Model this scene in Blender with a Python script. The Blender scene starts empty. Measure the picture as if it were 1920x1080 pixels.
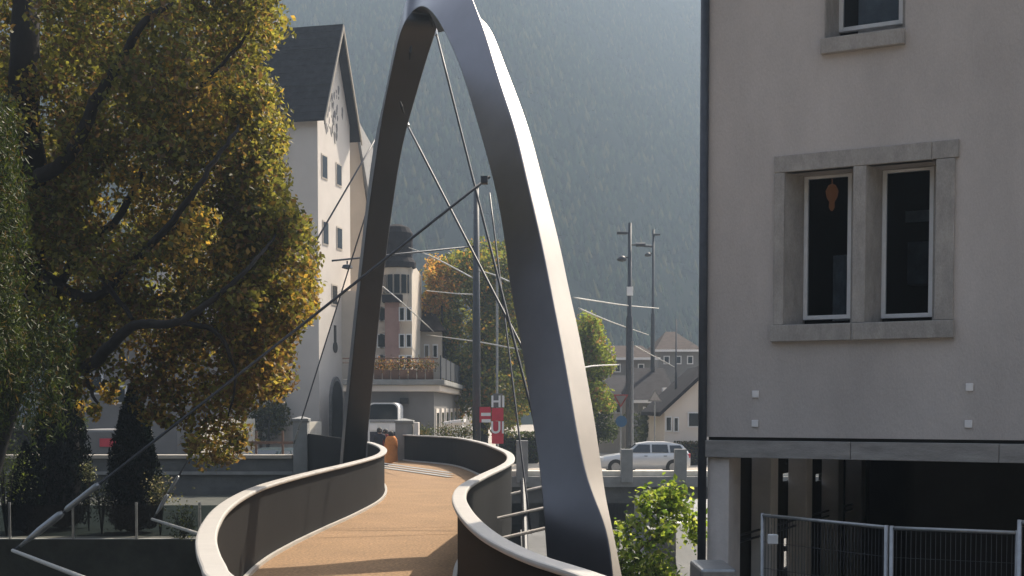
import bpy, bmesh, math, random
import numpy as np
from mathutils import Vector, Matrix
random.seed(7); RN = np.random.default_rng(7)
R = math.radians
C = bpy.data.collections.new('scene'); bpy.context.scene.collection.children.link(C)
SC = bpy.context.scene
# ------------------------------------------------------------------ camera
F = 2400.0; PITCH = R(2.5); EYE = 2.0
PPY = 764 + F*math.tan(PITCH)
cd = bpy.data.cameras.new('camera'); cam = bpy.data.objects.new('camera', cd); C.objects.link(cam)
cam.location = (0, 0, EYE); cam.rotation_euler = (R(90)-PITCH, 0, 0)
cd.sensor_width = 36; cd.lens = 36*F/1920; cd.shift_y = (PPY-540)/1920
cd.clip_start = 0.1; cd.clip_end = 3000
SC.camera = cam
# ------------------------------------------------------------------ world, sun, exposure
SUN_AZ = R(33); SUN_EL = R(46)          # azimuth measured from +Y (view direction) towards +X (right)
w = bpy.data.worlds.new('World'); SC.world = w; w.use_nodes = True
nt = w.node_tree; bg = nt.nodes['Background']
sky = nt.nodes.new('ShaderNodeTexSky'); sky.sky_type = 'NISHITA'; sky.sun_disc = False
sky.sun_elevation = SUN_EL; sky.sun_rotation = SUN_AZ; sky.dust_density = 4.0; sky.air_density = 1.2
hs = nt.nodes.new('ShaderNodeHueSaturation'); hs.inputs['Saturation'].default_value = 0.62
nt.links.new(sky.outputs[0], hs.inputs['Color']); nt.links.new(hs.outputs[0], bg.inputs[0]); bg.inputs[1].default_value = 0.15
sd = Vector((math.sin(SUN_AZ)*math.cos(SUN_EL), math.cos(SUN_AZ)*math.cos(SUN_EL), math.sin(SUN_EL)))
sl = bpy.data.lights.new('sun', 'SUN'); sl.energy = 4.9; sl.angle = R(0.6); sl.color = (1.0, 0.88, 0.72)
so = bpy.data.objects.new('sun', sl); C.objects.link(so); so.rotation_euler = (-sd).to_track_quat('-Z', 'Y').to_euler()
so.location = sd*60
SC.view_settings.view_transform = 'Standard'; SC.view_settings.look = 'None'
SC.view_settings.exposure = 1.2; SC.view_settings.gamma = 1
SC.view_settings.use_curve_mapping = False
# ------------------------------------------------------------------ helpers
_p = (math.cos(PITCH), math.sin(PITCH))
def ray(px, py):
    u = (px-960)/F; v = (PPY-py)/F
    return Vector((u, _p[0]+v*_p[1], -_p[1]+v*_p[0]))
O = Vector((0, 0, EYE))
def W(px, py, Y):
    d = ray(px, py); return O + d*(Y/d.y)
def WZ(px, py, z):
    d = ray(px, py); return O + d*((z-EYE)/d.z)
def WP(px, py, p0, n):
    d = ray(px, py); return O + d*((p0-O).dot(n)/d.dot(n))
def tag(o, label=None, cat=None, group=None, kind=None):
    if label: o['label'] = label
    if cat: o['category'] = cat
    if group: o['group'] = group
    if kind: o['kind'] = kind
    return o
def empty(name, loc, label=None, cat=None, group=None, rz=0):
    o = bpy.data.objects.new(name, None); C.objects.link(o); o.location = loc; o.rotation_euler.z = rz
    o.empty_display_size = 0.2
    o['_l'] = 1; del o['_l']
    return tag(o, label, cat, group)
def origin(o):
    v = Vector((0, 0, 0))
    while o: v = v+Vector(o.location); o = o.parent
    return v
class MB:
    def __init__(s): s.v = []; s.f = []; s.mi = []
    def add(s, vs, fs, m=0):
        b = len(s.v); s.v += [tuple(v) for v in vs]; s.f += [tuple(b+i for i in f) for f in fs]; s.mi += [m]*len(fs); return s
    def box(s, x0, x1, y0, y1, z0, z1, m=0):
        return s.add([(x0,y0,z0),(x1,y0,z0),(x1,y1,z0),(x0,y1,z0),(x0,y0,z1),(x1,y0,z1),(x1,y1,z1),(x0,y1,z1)],
            [(3,2,1,0),(4,5,6,7),(0,1,5,4),(1,2,6,5),(2,3,7,6),(3,0,4,7)], m)
    def ob(s, o, ux, uy, a0, a1, b0, b1, z0, z1, m=0):   # box in a frame: ux along, uy into, z up
        P = lambda a, b, z: (o.x+ux.x*a+uy.x*b, o.y+ux.y*a+uy.y*b, z)
        return s.add([P(a0,b0,z0),P(a1,b0,z0),P(a1,b1,z0),P(a0,b1,z0),P(a0,b0,z1),P(a1,b0,z1),P(a1,b1,z1),P(a0,b1,z1)],
            [(3,2,1,0),(4,5,6,7),(0,1,5,4),(1,2,6,5),(2,3,7,6),(3,0,4,7)], m)
    def tube(s, pts, r, n=8, cap=True, m=0):
        pts = [Vector(p) for p in pts]; k = len(pts)
        rs = r if isinstance(r, (list, tuple)) else [r]*k
        b = len(s.v); prev = None
        for i, p in enumerate(pts):
            t = (pts[min(i+1, k-1)]-pts[max(i-1, 0)]).normalized()
            if prev is None:
                a = t.orthogonal().normalized()
            else:
                a = (prev - t*prev.dot(t)).normalized()
            prev = a; c = t.cross(a)
            for j in range(n):
                q = 2*math.pi*j/n
                s.v.append(tuple(p+(a*math.cos(q)+c*math.sin(q))*rs[i]))
        for i in range(k-1):
            for j in range(n):
                s.f.append((b+i*n+j, b+i*n+(j+1) % n, b+(i+1)*n+(j+1) % n, b+(i+1)*n+j)); s.mi.append(m)
        if cap:
            s.f.append(tuple(b+j for j in reversed(range(n)))); s.mi.append(m)
            s.f.append(tuple(b+(k-1)*n+j for j in range(n))); s.mi.append(m)
        return s
    def prism(s, poly, d, m=0):      # poly: 3-D outline, d: extrusion vector
        n = len(poly); poly = [Vector(p) for p in poly]; d = Vector(d)
        return s.add(poly+[p+d for p in poly], [tuple(range(n)), tuple(reversed(range(n, 2*n)))] +
                     [(i, i+n, (i+1) % n+n, (i+1) % n) for i in range(n)], m)
    def lathe(s, c, prof, n=16, m=0):
        b = len(s.v)
        for r, z in prof:
            for j in range(n):
                a = 2*math.pi*j/n; s.v.append((c[0]+r*math.cos(a), c[1]+r*math.sin(a), c[2]+z))
        for i in range(len(prof)-1):
            for j in range(n):
                s.f.append((b+i*n+j, b+i*n+(j+1) % n, b+(i+1)*n+(j+1) % n, b+(i+1)*n+j)); s.mi.append(m)
        return s
    def build(s, name, mats, parent=None, smooth=False, bevel=0, local=False, fix=True):
        me = bpy.data.meshes.new(name)
        L = Vector((0,0,0)) if local or parent is None else origin(parent)
        me.from_pydata([(v[0]-L.x, v[1]-L.y, v[2]-L.z) for v in s.v], [], s.f)
        mats = mats if isinstance(mats, (list, tuple)) else [mats]
        for m in mats: me.materials.append(m)
        if len(mats) > 1: me.polygons.foreach_set('material_index', s.mi)
        if fix:
            bm = bmesh.new(); bm.from_mesh(me); bmesh.ops.recalc_face_normals(bm, faces=bm.faces); bm.to_mesh(me); bm.free()
        if smooth: me.polygons.foreach_set('use_smooth', [True]*len(me.polygons))
        o = bpy.data.objects.new(name, me); C.objects.link(o)
        if parent: o.parent = parent
        if bevel:
            md = o.modifiers.new('bevel', 'BEVEL'); md.width = bevel; md.segments = 2; md.limit_method = 'ANGLE'; md.angle_limit = R(35)
        return o
def share(o, parent, loc=None, name=None):
    c = o.copy(); C.objects.link(c); c.parent = parent
    if loc is not None: c.location = loc
    return c
def crom(pts, n=8):
    pts = [Vector(p) for p in pts]; out = []
    for i in range(len(pts)-1):
        p0 = pts[max(i-1,0)]; p1 = pts[i]; p2 = pts[i+1]; p3 = pts[min(i+2, len(pts)-1)]
        for k in range(n):
            t = k/n
            out.append(0.5*((2*p1)+(p2-p0)*t+(2*p0-5*p1+4*p2-p3)*t*t+(3*p1-p0-3*p2+p3)*t**3))
    out.append(pts[-1]); return out
# ------------------------------------------------------------------ materials
def mat(name, col, rough=0.8, metal=0.0, ns=3.0, amt=0.18, col2=None, bump=0.0, bs=None, stretch=(1,1,1), spec=0.5, detail=6, fine=0.0, fscale=90):
    m = bpy.data.materials.new(name); m.use_nodes = True; t = m.node_tree; b = t.nodes['Principled BSDF']
    b.inputs['Roughness'].default_value = rough; b.inputs['Metallic'].default_value = metal
    b.inputs['Specular IOR Level'].default_value = spec
    tc = t.nodes.new('ShaderNodeTexCoord'); mp = t.nodes.new('ShaderNodeMapping'); mp.inputs['Scale'].default_value = stretch
    t.links.new(tc.outputs['Object'], mp.inputs[0])
    n = t.nodes.new('ShaderNodeTexNoise'); n.inputs['Scale'].default_value = ns; n.inputs['Detail'].default_value = detail; n.inputs['Roughness'].default_value = 0.65
    t.links.new(mp.outputs[0], n.inputs[0])
    r = t.nodes.new('ShaderNodeValToRGB'); r.color_ramp.elements[0].position = 0.32; r.color_ramp.elements[1].position = 0.68
    c2 = col2 or tuple(min(1, c*(1+amt)) for c in col)
    c1 = tuple(c*(1-amt) for c in col) if col2 is None else col
    r.color_ramp.elements[0].color = (*c1, 1); r.color_ramp.elements[1].color = (*c2, 1)
    t.links.new(n.outputs[0], r.inputs[0]); last = r.outputs[0]
    if fine:
        n3 = t.nodes.new('ShaderNodeTexNoise'); n3.inputs['Scale'].default_value = fscale; n3.inputs['Detail'].default_value = 4
        t.links.new(mp.outputs[0], n3.inputs[0])
        mr = t.nodes.new('ShaderNodeMapRange'); mr.inputs[1].default_value = .3; mr.inputs[2].default_value = .7
        mr.inputs[3].default_value = 1-fine; mr.inputs[4].default_value = 1+fine
        t.links.new(n3.outputs[0], mr.inputs[0])
        mx = t.nodes.new('ShaderNodeVectorMath'); mx.operation = 'SCALE'
        t.links.new(last, mx.inputs[0]); t.links.new(mr.outputs[0], mx.inputs['Scale']); last = mx.outputs[0]
    t.links.new(last, b.inputs['Base Color'])
    if bump:
        n2 = t.nodes.new('ShaderNodeTexNoise'); n2.inputs['Scale'].default_value = bs or ns*8; n2.inputs['Detail'].default_value = 5
        t.links.new(mp.outputs[0], n2.inputs[0])
        bp = t.nodes.new('ShaderNodeBump'); bp.inputs['Strength'].default_value = bump; bp.inputs['Distance'].default_value = 0.02
        t.links.new(n2.outputs[0], bp.inputs['Height']); t.links.new(bp.outputs[0], b.inputs['Normal'])
    return m
def leafmat(name, trans=0.45):
    m = bpy.data.materials.new(name); m.use_nodes = True; t = m.node_tree
    for n in list(t.nodes): t.nodes.remove(n)
    out = t.nodes.new('ShaderNodeOutputMaterial'); a = t.nodes.new('ShaderNodeAttribute'); a.attribute_name = 'leaf_tint'
    d = t.nodes.new('ShaderNodeBsdfPrincipled'); d.inputs['Roughness'].default_value = 0.5; d.inputs['Specular IOR Level'].default_value = 0.18
    tr = t.nodes.new('ShaderNodeBsdfTranslucent'); mx = t.nodes.new('ShaderNodeMixShader'); mx.inputs[0].default_value = trans
    g = t.nodes.new('ShaderNodeMix'); g.data_type = 'RGBA'; g.blend_type = 'MULTIPLY'; g.inputs[0].default_value = 1
    g.inputs[7].default_value = (1.7, 1.6, 0.8, 1)
    t.links.new(a.outputs[0], g.inputs[6]); t.links.new(g.outputs[2], tr.inputs[0])
    t.links.new(a.outputs[0], d.inputs['Base Color']); t.links.new(d.outputs[0], mx.inputs[1]); t.links.new(tr.outputs[0], mx.inputs[2])
    t.links.new(mx.outputs[0], out.inputs[0]); return m
def glassmat(name, tint=(0.6,0.65,0.7), fac=0.0, rough=0.03):
    m = bpy.data.materials.new(name); m.use_nodes = True; t = m.node_tree
    for n in list(t.nodes): t.nodes.remove(n)
    out = t.nodes.new('ShaderNodeOutputMaterial'); tr = t.nodes.new('ShaderNodeBsdfTransparent'); tr.inputs[0].default_value = (*tint, 1)
    gl = t.nodes.new('ShaderNodeBsdfGlossy'); gl.inputs['Roughness'].default_value = rough
    lw = t.nodes.new('ShaderNodeLayerWeight'); lw.inputs[0].default_value = 0.12
    ma = t.nodes.new('ShaderNodeMath'); ma.operation = 'ADD'; ma.inputs[1].default_value = fac
    t.links.new(lw.outputs['Fresnel'], ma.inputs[0])
    mx = t.nodes.new('ShaderNodeMixShader'); t.links.new(ma.outputs[0], mx.inputs[0]); t.links.new(tr.outputs[0], mx.inputs[1]); t.links.new(gl.outputs[0], mx.inputs[2])
    t.links.new(mx.outputs[0], out.inputs[0]); return m
M = {}
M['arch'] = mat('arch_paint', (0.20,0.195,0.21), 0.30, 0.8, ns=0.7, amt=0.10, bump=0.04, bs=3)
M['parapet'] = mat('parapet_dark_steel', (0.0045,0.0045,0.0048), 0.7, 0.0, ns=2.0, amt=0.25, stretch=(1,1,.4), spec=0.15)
M['cap'] = mat('rail_cap', (0.39,0.365,0.33), 0.45, 0.0, ns=5, amt=0.07, fine=.05)
M['archshaded'] = mat('arch_shaded_face', (0.045,0.046,0.050), 0.42, 0.2, ns=0.7, amt=0.12, bump=0.04, bs=3)  # shade put into the soffit colour, darker than the arch paint
M['archlit'] = mat('arch_sunlit_face', (0.66,0.60,0.53), 0.45, 0.35, ns=0.7, amt=0.08, bump=0.04, bs=3)  # sunlight put into the edge face colour, lighter than the arch paint
M['deck'] = mat('ochre_deck_surface', (0.225,0.134,0.064), 0.95, ns=0.9, amt=0.13, bump=0.7, bs=60, fine=0.38, fscale=24)
M['steel'] = mat('galvanised_steel', (0.30,0.31,0.32), 0.4, 0.7, ns=12, amt=0.15)
M['dsteel'] = mat('dark_steel', (0.045,0.05,0.06), 0.55, 0.1, ns=8, amt=0.2)
M['arm'] = mat('white_arm_paint', (0.42,0.41,0.38), 0.5, 0.0, ns=8, amt=0.08)
M['plaster'] = mat('grey_plaster', (0.455,0.412,0.385), 0.92, ns=0.8, amt=0.13, stretch=(1,1,.45), bump=0.25, bs=45, fine=0.05)
M['stone'] = mat('window_stone', (0.32,0.295,0.27), 0.85, ns=6, amt=0.2, bump=0.3, bs=60, stretch=(1,1,.5), fine=.1)
M['beam'] = mat('weathered_beam', (0.28,0.262,0.245), 0.8, ns=3, amt=0.22, bump=0.25, bs=30, stretch=(1,1,4), fine=.1)
M['pier'] = mat('concrete_pier', (0.62,0.56,0.52), 0.85, ns=2.2, amt=0.12, bump=0.15, bs=30)
M['litpier'] = mat('brightened_pier', (0.80,0.76,0.73), 0.85, ns=2.2, amt=0.08)  # inner piers coloured brighter to stand in for light missing under the slab
M['conc'] = mat('old_concrete', (0.22,0.22,0.21), 0.9, ns=1.1, amt=0.22, bump=0.3, bs=20)
M['dconc'] = mat('dark_wet_concrete', (0.085,0.085,0.082), 0.85, ns=0.8, amt=0.35, bump=0.4, bs=12)
M['pale'] = mat('pale_paving', (0.33,0.29,0.24), 0.9, ns=0.6, amt=0.08, fine=.08)
M['asphalt'] = mat('asphalt', (0.07,0.068,0.065), 0.95, ns=1.2, amt=0.2, fine=.2)
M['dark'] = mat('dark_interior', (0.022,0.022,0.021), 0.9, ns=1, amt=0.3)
M['white'] = mat('white_render', (0.64,0.58,0.52), 0.9, ns=0.7, amt=0.05, bump=0.1, bs=10)
M['cream'] = mat('cream_render', (0.50,0.44,0.37), 0.9, ns=0.6, amt=0.08)
M['greyr'] = mat('grey_render', (0.165,0.16,0.155), 0.9, ns=0.9, amt=0.1)
M['pink'] = mat('pink_render', (0.30,0.19,0.165), 0.9, ns=1.2, amt=0.12)
M['wframe'] = mat('white_window_frame', (0.66,0.66,0.66), 0.5, ns=10, amt=0.05)
M['slate'] = mat('dark_roof_slate', (0.024,0.022,0.025), 0.8, ns=2.5, amt=0.35, bump=0.5, bs=14, fine=.2, spec=0.05)
M['brownroof'] = mat('brown_roof_tiles', (0.055,0.042,0.037), 0.85, ns=2.5, amt=0.3, bump=.5, bs=12, spec=0.05)
M['wood'] = mat('brown_wood', (0.13,0.07,0.045), 0.75, ns=3, amt=0.3)
M['fresco'] = mat('grey_fresco_paint', (0.19,0.18,0.175), 0.9, ns=4, amt=0.3)
M['bark'] = mat('dark_bark', (0.016,0.013,0.011), 0.95, ns=4, amt=0.35, bump=0.8, bs=12, stretch=(1,1,.3))
M['leaf'] = leafmat('leaf', 0.52); M['needle'] = leafmat('needle', 0.25); M['cyp'] = leafmat('cypress_scale', 0.05); M['cyp'].node_tree.nodes['Principled BSDF'].inputs['Specular IOR Level'].default_value = .0
M['glass'] = glassmat('window_glass'); M['glassb'] = glassmat('balustrade_glass', (0.36,0.41,0.42), 0.0)
M['darkglass'] = mat('dark_pane', (0.02,0.025,0.03), 0.08, ns=2, amt=0.2, spec=0.7)
M['curtain'] = mat('grey_curtain', (0.50,0.48,0.46), 0.95, ns=6, amt=0.2)
M['silver'] = mat('silver_car_paint', (0.55,0.56,0.57), 0.28, 0.3, ns=2, amt=0.04)
M['teal'] = mat('dark_teal_car_paint', (0.03,0.05,0.055), 0.25, 0.2, ns=2, amt=0.1)
M['rubber'] = mat('rubber', (0.02,0.02,0.02), 0.8)
M['red'] = mat('red_sign_film', (0.55,0.045,0.07), 0.5, ns=3, amt=0.1)
M['blue'] = mat('blue_sign_film', (0.02,0.08,0.17), 0.4, ns=3, amt=0.1)
M['signw'] = mat('white_sign_film', (0.75,0.73,0.72), 0.5, ns=3, amt=0.04)
M['skin'] = mat('skin', (0.40,0.24,0.17), 0.6, ns=6, amt=.05)
M['orange'] = mat('orange_jacket_cloth', (0.58,0.21,0.05), 0.85, ns=8, amt=.12)
M['navy'] = mat('dark_cloth', (0.03,0.03,0.04), 0.9, ns=8, amt=.2)
M['redcloth'] = mat('maroon_cloth', (0.22,0.035,0.03), 0.9, ns=8, amt=.2)
M['hair'] = mat('dark_hair', (0.025,0.018,0.014), 0.7, ns=20, amt=.3)
M['water'] = mat('river_water', (0.02,0.028,0.028), 0.12, ns=1.5, amt=0.3, bump=0.6, bs=2.5)
M['soil'] = mat('shaded_garden_soil', (0.035,0.037,0.028), 0.95, ns=1.5, amt=0.4, bump=.6, bs=10)
M['forest'] = mat('forest_slope', (0.006,0.012,0.010), 0.95, ns=0.018, col2=(0.018,0.022,0.017), detail=12, spec=0.0)
M['bank'] = mat('pale_concrete_bank', (0.62,0.58,0.50), 0.9, ns=2, amt=0.12, fine=.1)
# wavelets on the water need distance
# ------------------------------------------------------------------ SETTING
def struct(mb, name, m, **k): return tag(mb.build(name, m, **k), kind='structure')
def slab(name, m, x0, x1, y0, y1, z0, z1): return struct(MB().box(x0,x1,y0,y1,z0,z1), name, m)
struct(MB().add([(-1200,-300,-4.3),(1200,-300,-4.3),(1200,1300,-4.3),(-1200,1300,-4.3)], [(0,1,2,3)]), 'ground', M['soil'])
struct(MB().add([(-60,-2,-4.0),(60,-2,-4.0),(60,66,-4.0),(-60,66,-4.0)], [(0,1,2,3)]), 'river', M['water'])
slab('street', M['pale'], -120, -0.5, 46, 300, -4.5, -1.0)
slab('street_beyond_bridge', M['pale'], -0.5, 160, 66, 300, -4.5, -1.0)
slab('river_terrace', M['soil'], -60, -4.6, 27, 46, -4.6, -0.8)
slab('near_bank', M['pale'], -30, 30, -12, 4.5, -4.6, -0.35)
slab('right_bank', M['conc'], 4.4, 60, 4.5, 46, -4.7, -1.3)
# asphalt carriageway strip in the street
struct(MB().box(-60,-0.6,56,66,-0.999,-0.992), 'road', M['asphalt'])
# mountain
nx, ny = 220, 150
def fbm(x, y):
    s = 0
    for k, (f, a) in enumerate(((.013,3),(.031,2))):
        s += a*math.sin(x*f+1.3*k+2*math.sin(y*f*.7+k))*math.cos(y*f*1.1+.7*k+1.5*math.sin(x*f*.6))
    return s
mb = MB(); vs = []
for j in range(ny):
    y = 205+j*6.0
    for i in range(nx):
        x = -420+i*4.6
        h = max(0, y-215-1.0*min(200,max(0,x+5)))
        z = -1.5 + 0.80*h*(1-0.0005*h) + .8*fbm(x, y)*min(1, h/60) + random.uniform(-.7,.7)*min(1,h/20)
        if j == ny-1: z = -5
        vs.append((x+random.uniform(-1.5,1.5), y+random.uniform(-2,2), min(z, 204+fbm(x*2,y)*.5)))
fs = [(j*nx+i, j*nx+i+1, (j+1)*nx+i+1, (j+1)*nx+i) for j in range(ny-1) for i in range(nx-1)]
mb.add(vs, fs); struct(mb, 'mountain', M['forest'], smooth=True, fix=False)

# unseen valley side behind the viewer, added to darken low reflections in the arch
mb = MB(); vs = []
for j in range(30):
    for i in range(60):
        x = -900+i*30.5; y = -70-j*14
        h = j*14.0; vs.append((x+random.uniform(-4,4), y, -1.5+.62*h*(1-.0006*h)+random.uniform(-2,2)*min(1,j/3)))
mb.add(vs, [(j*60+i, (j+1)*60+i, (j+1)*60+i+1, j*60+i+1) for j in range(29) for i in range(59)])
struct(mb, 'unseen_hillside', M['forest'], smooth=True, fix=False)
# small conifers on the slope
def ground_z(x, y):
    h = max(0, y-215-1.0*min(200,max(0,x+5))); return min(204, -1.5 + 0.80*h*(1-0.0005*h) + .8*fbm(x, y)*min(1, h/60))
NT = 100000; tx = RN.uniform(-150,125,NT); ty = RN.uniform(0,1,NT)**.8*330; ty = 219+ty+1.0*np.clip(tx+5,0,200)
keep = (np.sin(tx*.09+np.sin(ty*.05)*2)+np.sin(ty*.07+tx*.03)+RN.normal(size=NT)*.6) > -1.5; tx = tx[keep]; ty = ty[keep]; NT = len(tx)
tz = np.array([ground_z(a, b) for a, b in zip(tx, ty)]); hh = RN.uniform(.9,2.6,NT); rr_ = hh*RN.uniform(.35,.55,NT)
V = np.zeros((NT,5,3)); 
for k in range(4):
    V[:,k,0] = tx+rr_*math.cos(k*math.pi/2+.4); V[:,k,1] = ty+rr_*math.sin(k*math.pi/2+.4); V[:,k,2] = tz-.6
V[:,4,0] = tx; V[:,4,1] = ty; V[:,4,2] = tz+hh
me = bpy.data.meshes.new('forest'); me.vertices.add(5*NT); me.vertices.foreach_set('co', V.ravel().astype('f')); me.loops.add(12*NT)
me.loops.foreach_set('vertex_index', (np.arange(NT)[:,None]*5+np.array([0,1,4,1,2,4,2,3,4,3,0,4])).ravel().astype('i'))
me.polygons.add(4*NT); me.polygons.foreach_set('loop_start', (np.arange(4*NT)*3).astype('i')); me.polygons.foreach_set('loop_total', np.full(4*NT,3,'i')); me.update(); me.validate()
tc_ = np.array([(.010,.020,.012),(.018,.028,.014),(.040,.040,.018),(.006,.012,.009)])[RN.choice(4, NT, p=[.35,.3,.15,.2])]; tc_ = np.concatenate([tc_*RN.uniform(.7,1.4,(NT,1)), np.ones((NT,1))],1)
at = me.color_attributes.new('leaf_tint','FLOAT_COLOR','POINT'); at.data.foreach_set('color', np.repeat(tc_,5,0).ravel().astype('f'))
me.materials.append(M['cyp']); fo_ = bpy.data.objects.new('forest', me); C.objects.link(fo_); fo_['kind'] = 'stuff'

# ------------------------------------------------------------------ FOOTBRIDGE
CAPZ = 0.975
fb = empty('footbridge', (-1, 16, 0), 'winding steel footbridge with ochre deck hung from one tall grey leaning arch', 'footbridge')
Lpx = [(690,829),(704,833),(716,839),(719,846),(706,855),(660,868),(600,882),(540,897),(490,912),(450,930),(416,954),(396,981),(387,1008),(390,1035),(401,1062),(412,1080)]
Rpx = [(749,814),(775,816),(850,820),(900,829),(935,841),(954,851),(957,863),(943,874),(905,892),(872,911),(861,930),(866,950),(884,975),(917,1003),(960,1027),(1010,1048),(1060,1064),(1108,1080)]
Lw = [WZ(x,y,CAPZ) for x,y in Lpx]; Rw = [WZ(x,y,CAPZ) for x,y in Rpx]
def flat(l): return [Vector((p.x,p.y,0)) for p in l]
Lc = crom(flat(Lw)+[Vector((-1.35,6.7,0)),Vector((-1.1,5.4,0)),Vector((-1.1,3,0)),Vector((-1.1,-3,0))], 8)
Rc = crom(flat(Rw)+[Vector((.78,6.7,0)),Vector((.98,5.4,0)),Vector((1.0,3,0)),Vector((1.0,-3,0))], 8)
def offs(c, d):
    out = []
    for i, p in enumerate(c):
        t = (c[min(i+1,len(c)-1)]-c[max(i-1,0)]).normalized()
        out.append(p+Vector((-t.y, t.x, 0))*d)
    return out
def ribbon(c, w, z0, z1, mb=None):
    mb = mb or MB(); a = offs(c, w/2); b = offs(c, -w/2); n = len(c)
    vs = []
    for p, q in zip(a, b): vs += [(p.x,p.y,z0),(q.x,q.y,z0),(q.x,q.y,z1),(p.x,p.y,z1)]
    fs = []
    for i in range(n-1):
        o, e = i*4, i*4+4
        fs += [(o,o+1,e+1,e),(o+1,o+2,e+2,e+1),(o+2,o+3,e+3,e+2),(o+3,o,e,e+3)]
    fs += [(3,2,1,0), (n*4-4,n*4-3,n*4-2,n*4-1)]
    return mb.add(vs, fs)
for c, inn in ((Lc, 1), (Rc, -1)):
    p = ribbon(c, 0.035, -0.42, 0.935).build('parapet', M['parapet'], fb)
    ribbon(c, 0.165, 0.936, 0.985).build('handrail', M['cap'], p, bevel=0.018)
    ribbon(offs(c, 0.055*inn), 0.05, -0.01, 0.045).build('kerb_strip', M['cap'], p)
# deck
poly = [(p.x,p.y) for p in Lc]+[(p.x,p.y) for p in reversed(Rc)]
mb = MB(); n = len(poly)
mb.add([(x,y,0) for x,y in poly]+[(x,y,-.35) for x,y in poly], [tuple(range(n)), tuple(reversed(range(n,2*n)))]+[(i,i+n,(i+1)%n+n,(i+1)%n) for i in range(n)])
dk = mb.build('deck', M['deck'], fb)
bm = bmesh.new(); bm.from_mesh(dk.data); bmesh.ops.triangulate(bm, faces=[f for f in bm.faces if len(f.verts) > 4]); bm.to_mesh(dk.data); bm.free()
# threshold strips at the far end of the deck
th = MB()
for k in range(3):
    a = WZ(722, 868+k*4, .012+.004*k); b = WZ(852, 886+k*4, .012+.004*k)
    d = (b-a).normalized(); nn = Vector((d.y,-d.x,0))*.22
    th.add([a, b, b+nn, a+nn], [(0,1,2,3)])
th.build('expansion_strip', M['conc'], fb, fix=False)
# steel spine under the deck
sp = crom([ (Lc[int(i*(len(Lc)-1)/14)]+Rc[int(i*(len(Rc)-1)/14)])*.5+Vector((0,0,-.55)) for i in range(15)], 5)
MB().tube(sp, .22, 12).build('spine_tube', M['dsteel'], fb, smooth=True)
# wing panel between the left pillar and the arch foot
a = W(577,813,41); b = W(650,823,37)
d = (b-a); d.z = 0; d.normalize(); nrm = Vector((-d.y,d.x,0))
MB().prism([(a.x,a.y,-1.0),(b.x,b.y,-1.0),(b.x,b.y,b.z),(a.x,a.y,a.z)], nrm*.05).build('wing_panel', M['parapet'], fb)
# ---- arch
def depth(px):
    u = (px-960)/F; t = (.92-u*17)/(4.92+14*u); return 17+14*t
st = []   # (A, B, V)
near = [((1036,1200),(1156,1200),(1190,1200)),((1027,1080),(1150,1080),(1166,1080)),((1021,990),(1138,990),(1148,990)),((1016,930),(1112,930),(1136,930)),((1010,870),(1093,870),(1128,870)),
 ((998,790),(1078,790),(1116,790)),((985,700),(1063,700),(1100,700)),((971,613),(1047,613),(1084,613)),((957,547),(1034,547),(1068,547)),
 ((948,470),(1019,470),(1053,470)),((937,395),(1002,395),(1034,395)),((921,325),(984,320),(1014,320)),((903,260),(967,245),(994,245)),
 ((884,195),(945,180),(970,178)),((868,142),(929,130),(950,128)),((850,95),(916,85),(933,82)),((833,60),(903,44),(914,40))]
for A, B, Cc in near:
    Yc = depth((A[0]+B[0])/2)
    a = W(*A, Yc+.30); b = W(*B, Yc-.28); c = W(*Cc, Yc+.06+.5*min(1,max(0,(B[1]-300)/260))*min(1,max(0,(840-B[1])/200)))
    st.append((a, b, c-b))
far = [((820,34),(888,2),None,(.01,.42,-.14)),((804,16),(868,-42),None,(.12,.45,-.30)),((790,11),(832,-66),None,(.42,.36,-.2)),((775,19),(792,-50),None,(.60,.26,0)),
 ((761,37),(765,-12),(822,42),0),((750,62),(752,34),(815,68),0),((741,98),(740,80),(803,102),0),((728,160),(727,150),(784,166),0),((715,225),(713,216),(768,222),0),
 ((706,290),(700,272),(752,285),0),((694,370),(689,360),(739,370),0),((682,470),(677,462),(725,470),0),((669,590),(664,582),(712,590),0),
 ((658,700),(653,692),(701,700),0),((648,800),(643,792),(691,800),0),((640,900),(635,892),(683,900),0),((632,1000),(627,992),(676,1000),0)]
for k, (A, B, D, V) in enumerate(far):
    Yc = depth((A[0]+B[0])/2 + (25 if D else 0)); f = min(1, k/5)
    a = W(*A, Yc+.25*(1-f)-.15*f); b = W(*B, Yc-.2*(1-f)+.30*f)
    v = Vector(V) if V else (W(*D, Yc+.02)-a)
    st.append((a, b, v))
ca = crom([s[0] for s in st], 4); cb = crom([s[1] for s in st], 4); cv = crom([s[2] for s in st], 4)
def smooth_(l, n):
    for _ in range(n): l = [l[0]]+[(l[i-1]+2*l[i]+l[i+1])*.25 for i in range(1,len(l)-1)]+[l[-1]]
    return l
ca = smooth_(ca, 6); cb = smooth_(cb, 6); cv = smooth_(cv, 8)
vs = []
for a, b, v in zip(ca, cb, cv): vs += [a, b, b+v, a+v]
fs = []
for i in range(len(ca)-1):
    o, e = i*4, i*4+4
    for k in range(4): fs.append((o+k, o+(k+1) % 4, e+(k+1) % 4, e+k))
fs += [(0,1,2,3), (len(vs)-4,len(vs)-3,len(vs)-2,len(vs)-1)]
amb = MB().add(vs, fs)
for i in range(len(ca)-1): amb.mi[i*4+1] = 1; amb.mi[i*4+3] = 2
arch = amb.build('arch', [M['arch'], M['archlit'], M['archshaded']], fb, smooth=True)
for e in arch.data.edges: pass
bm = bmesh.new(); bm.from_mesh(arch.data)
for e in bm.edges:
    e.smooth = not (abs(e.verts[0].index-e.verts[1].index) == 4)
bm.to_mesh(arch.data); bm.free()
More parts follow.
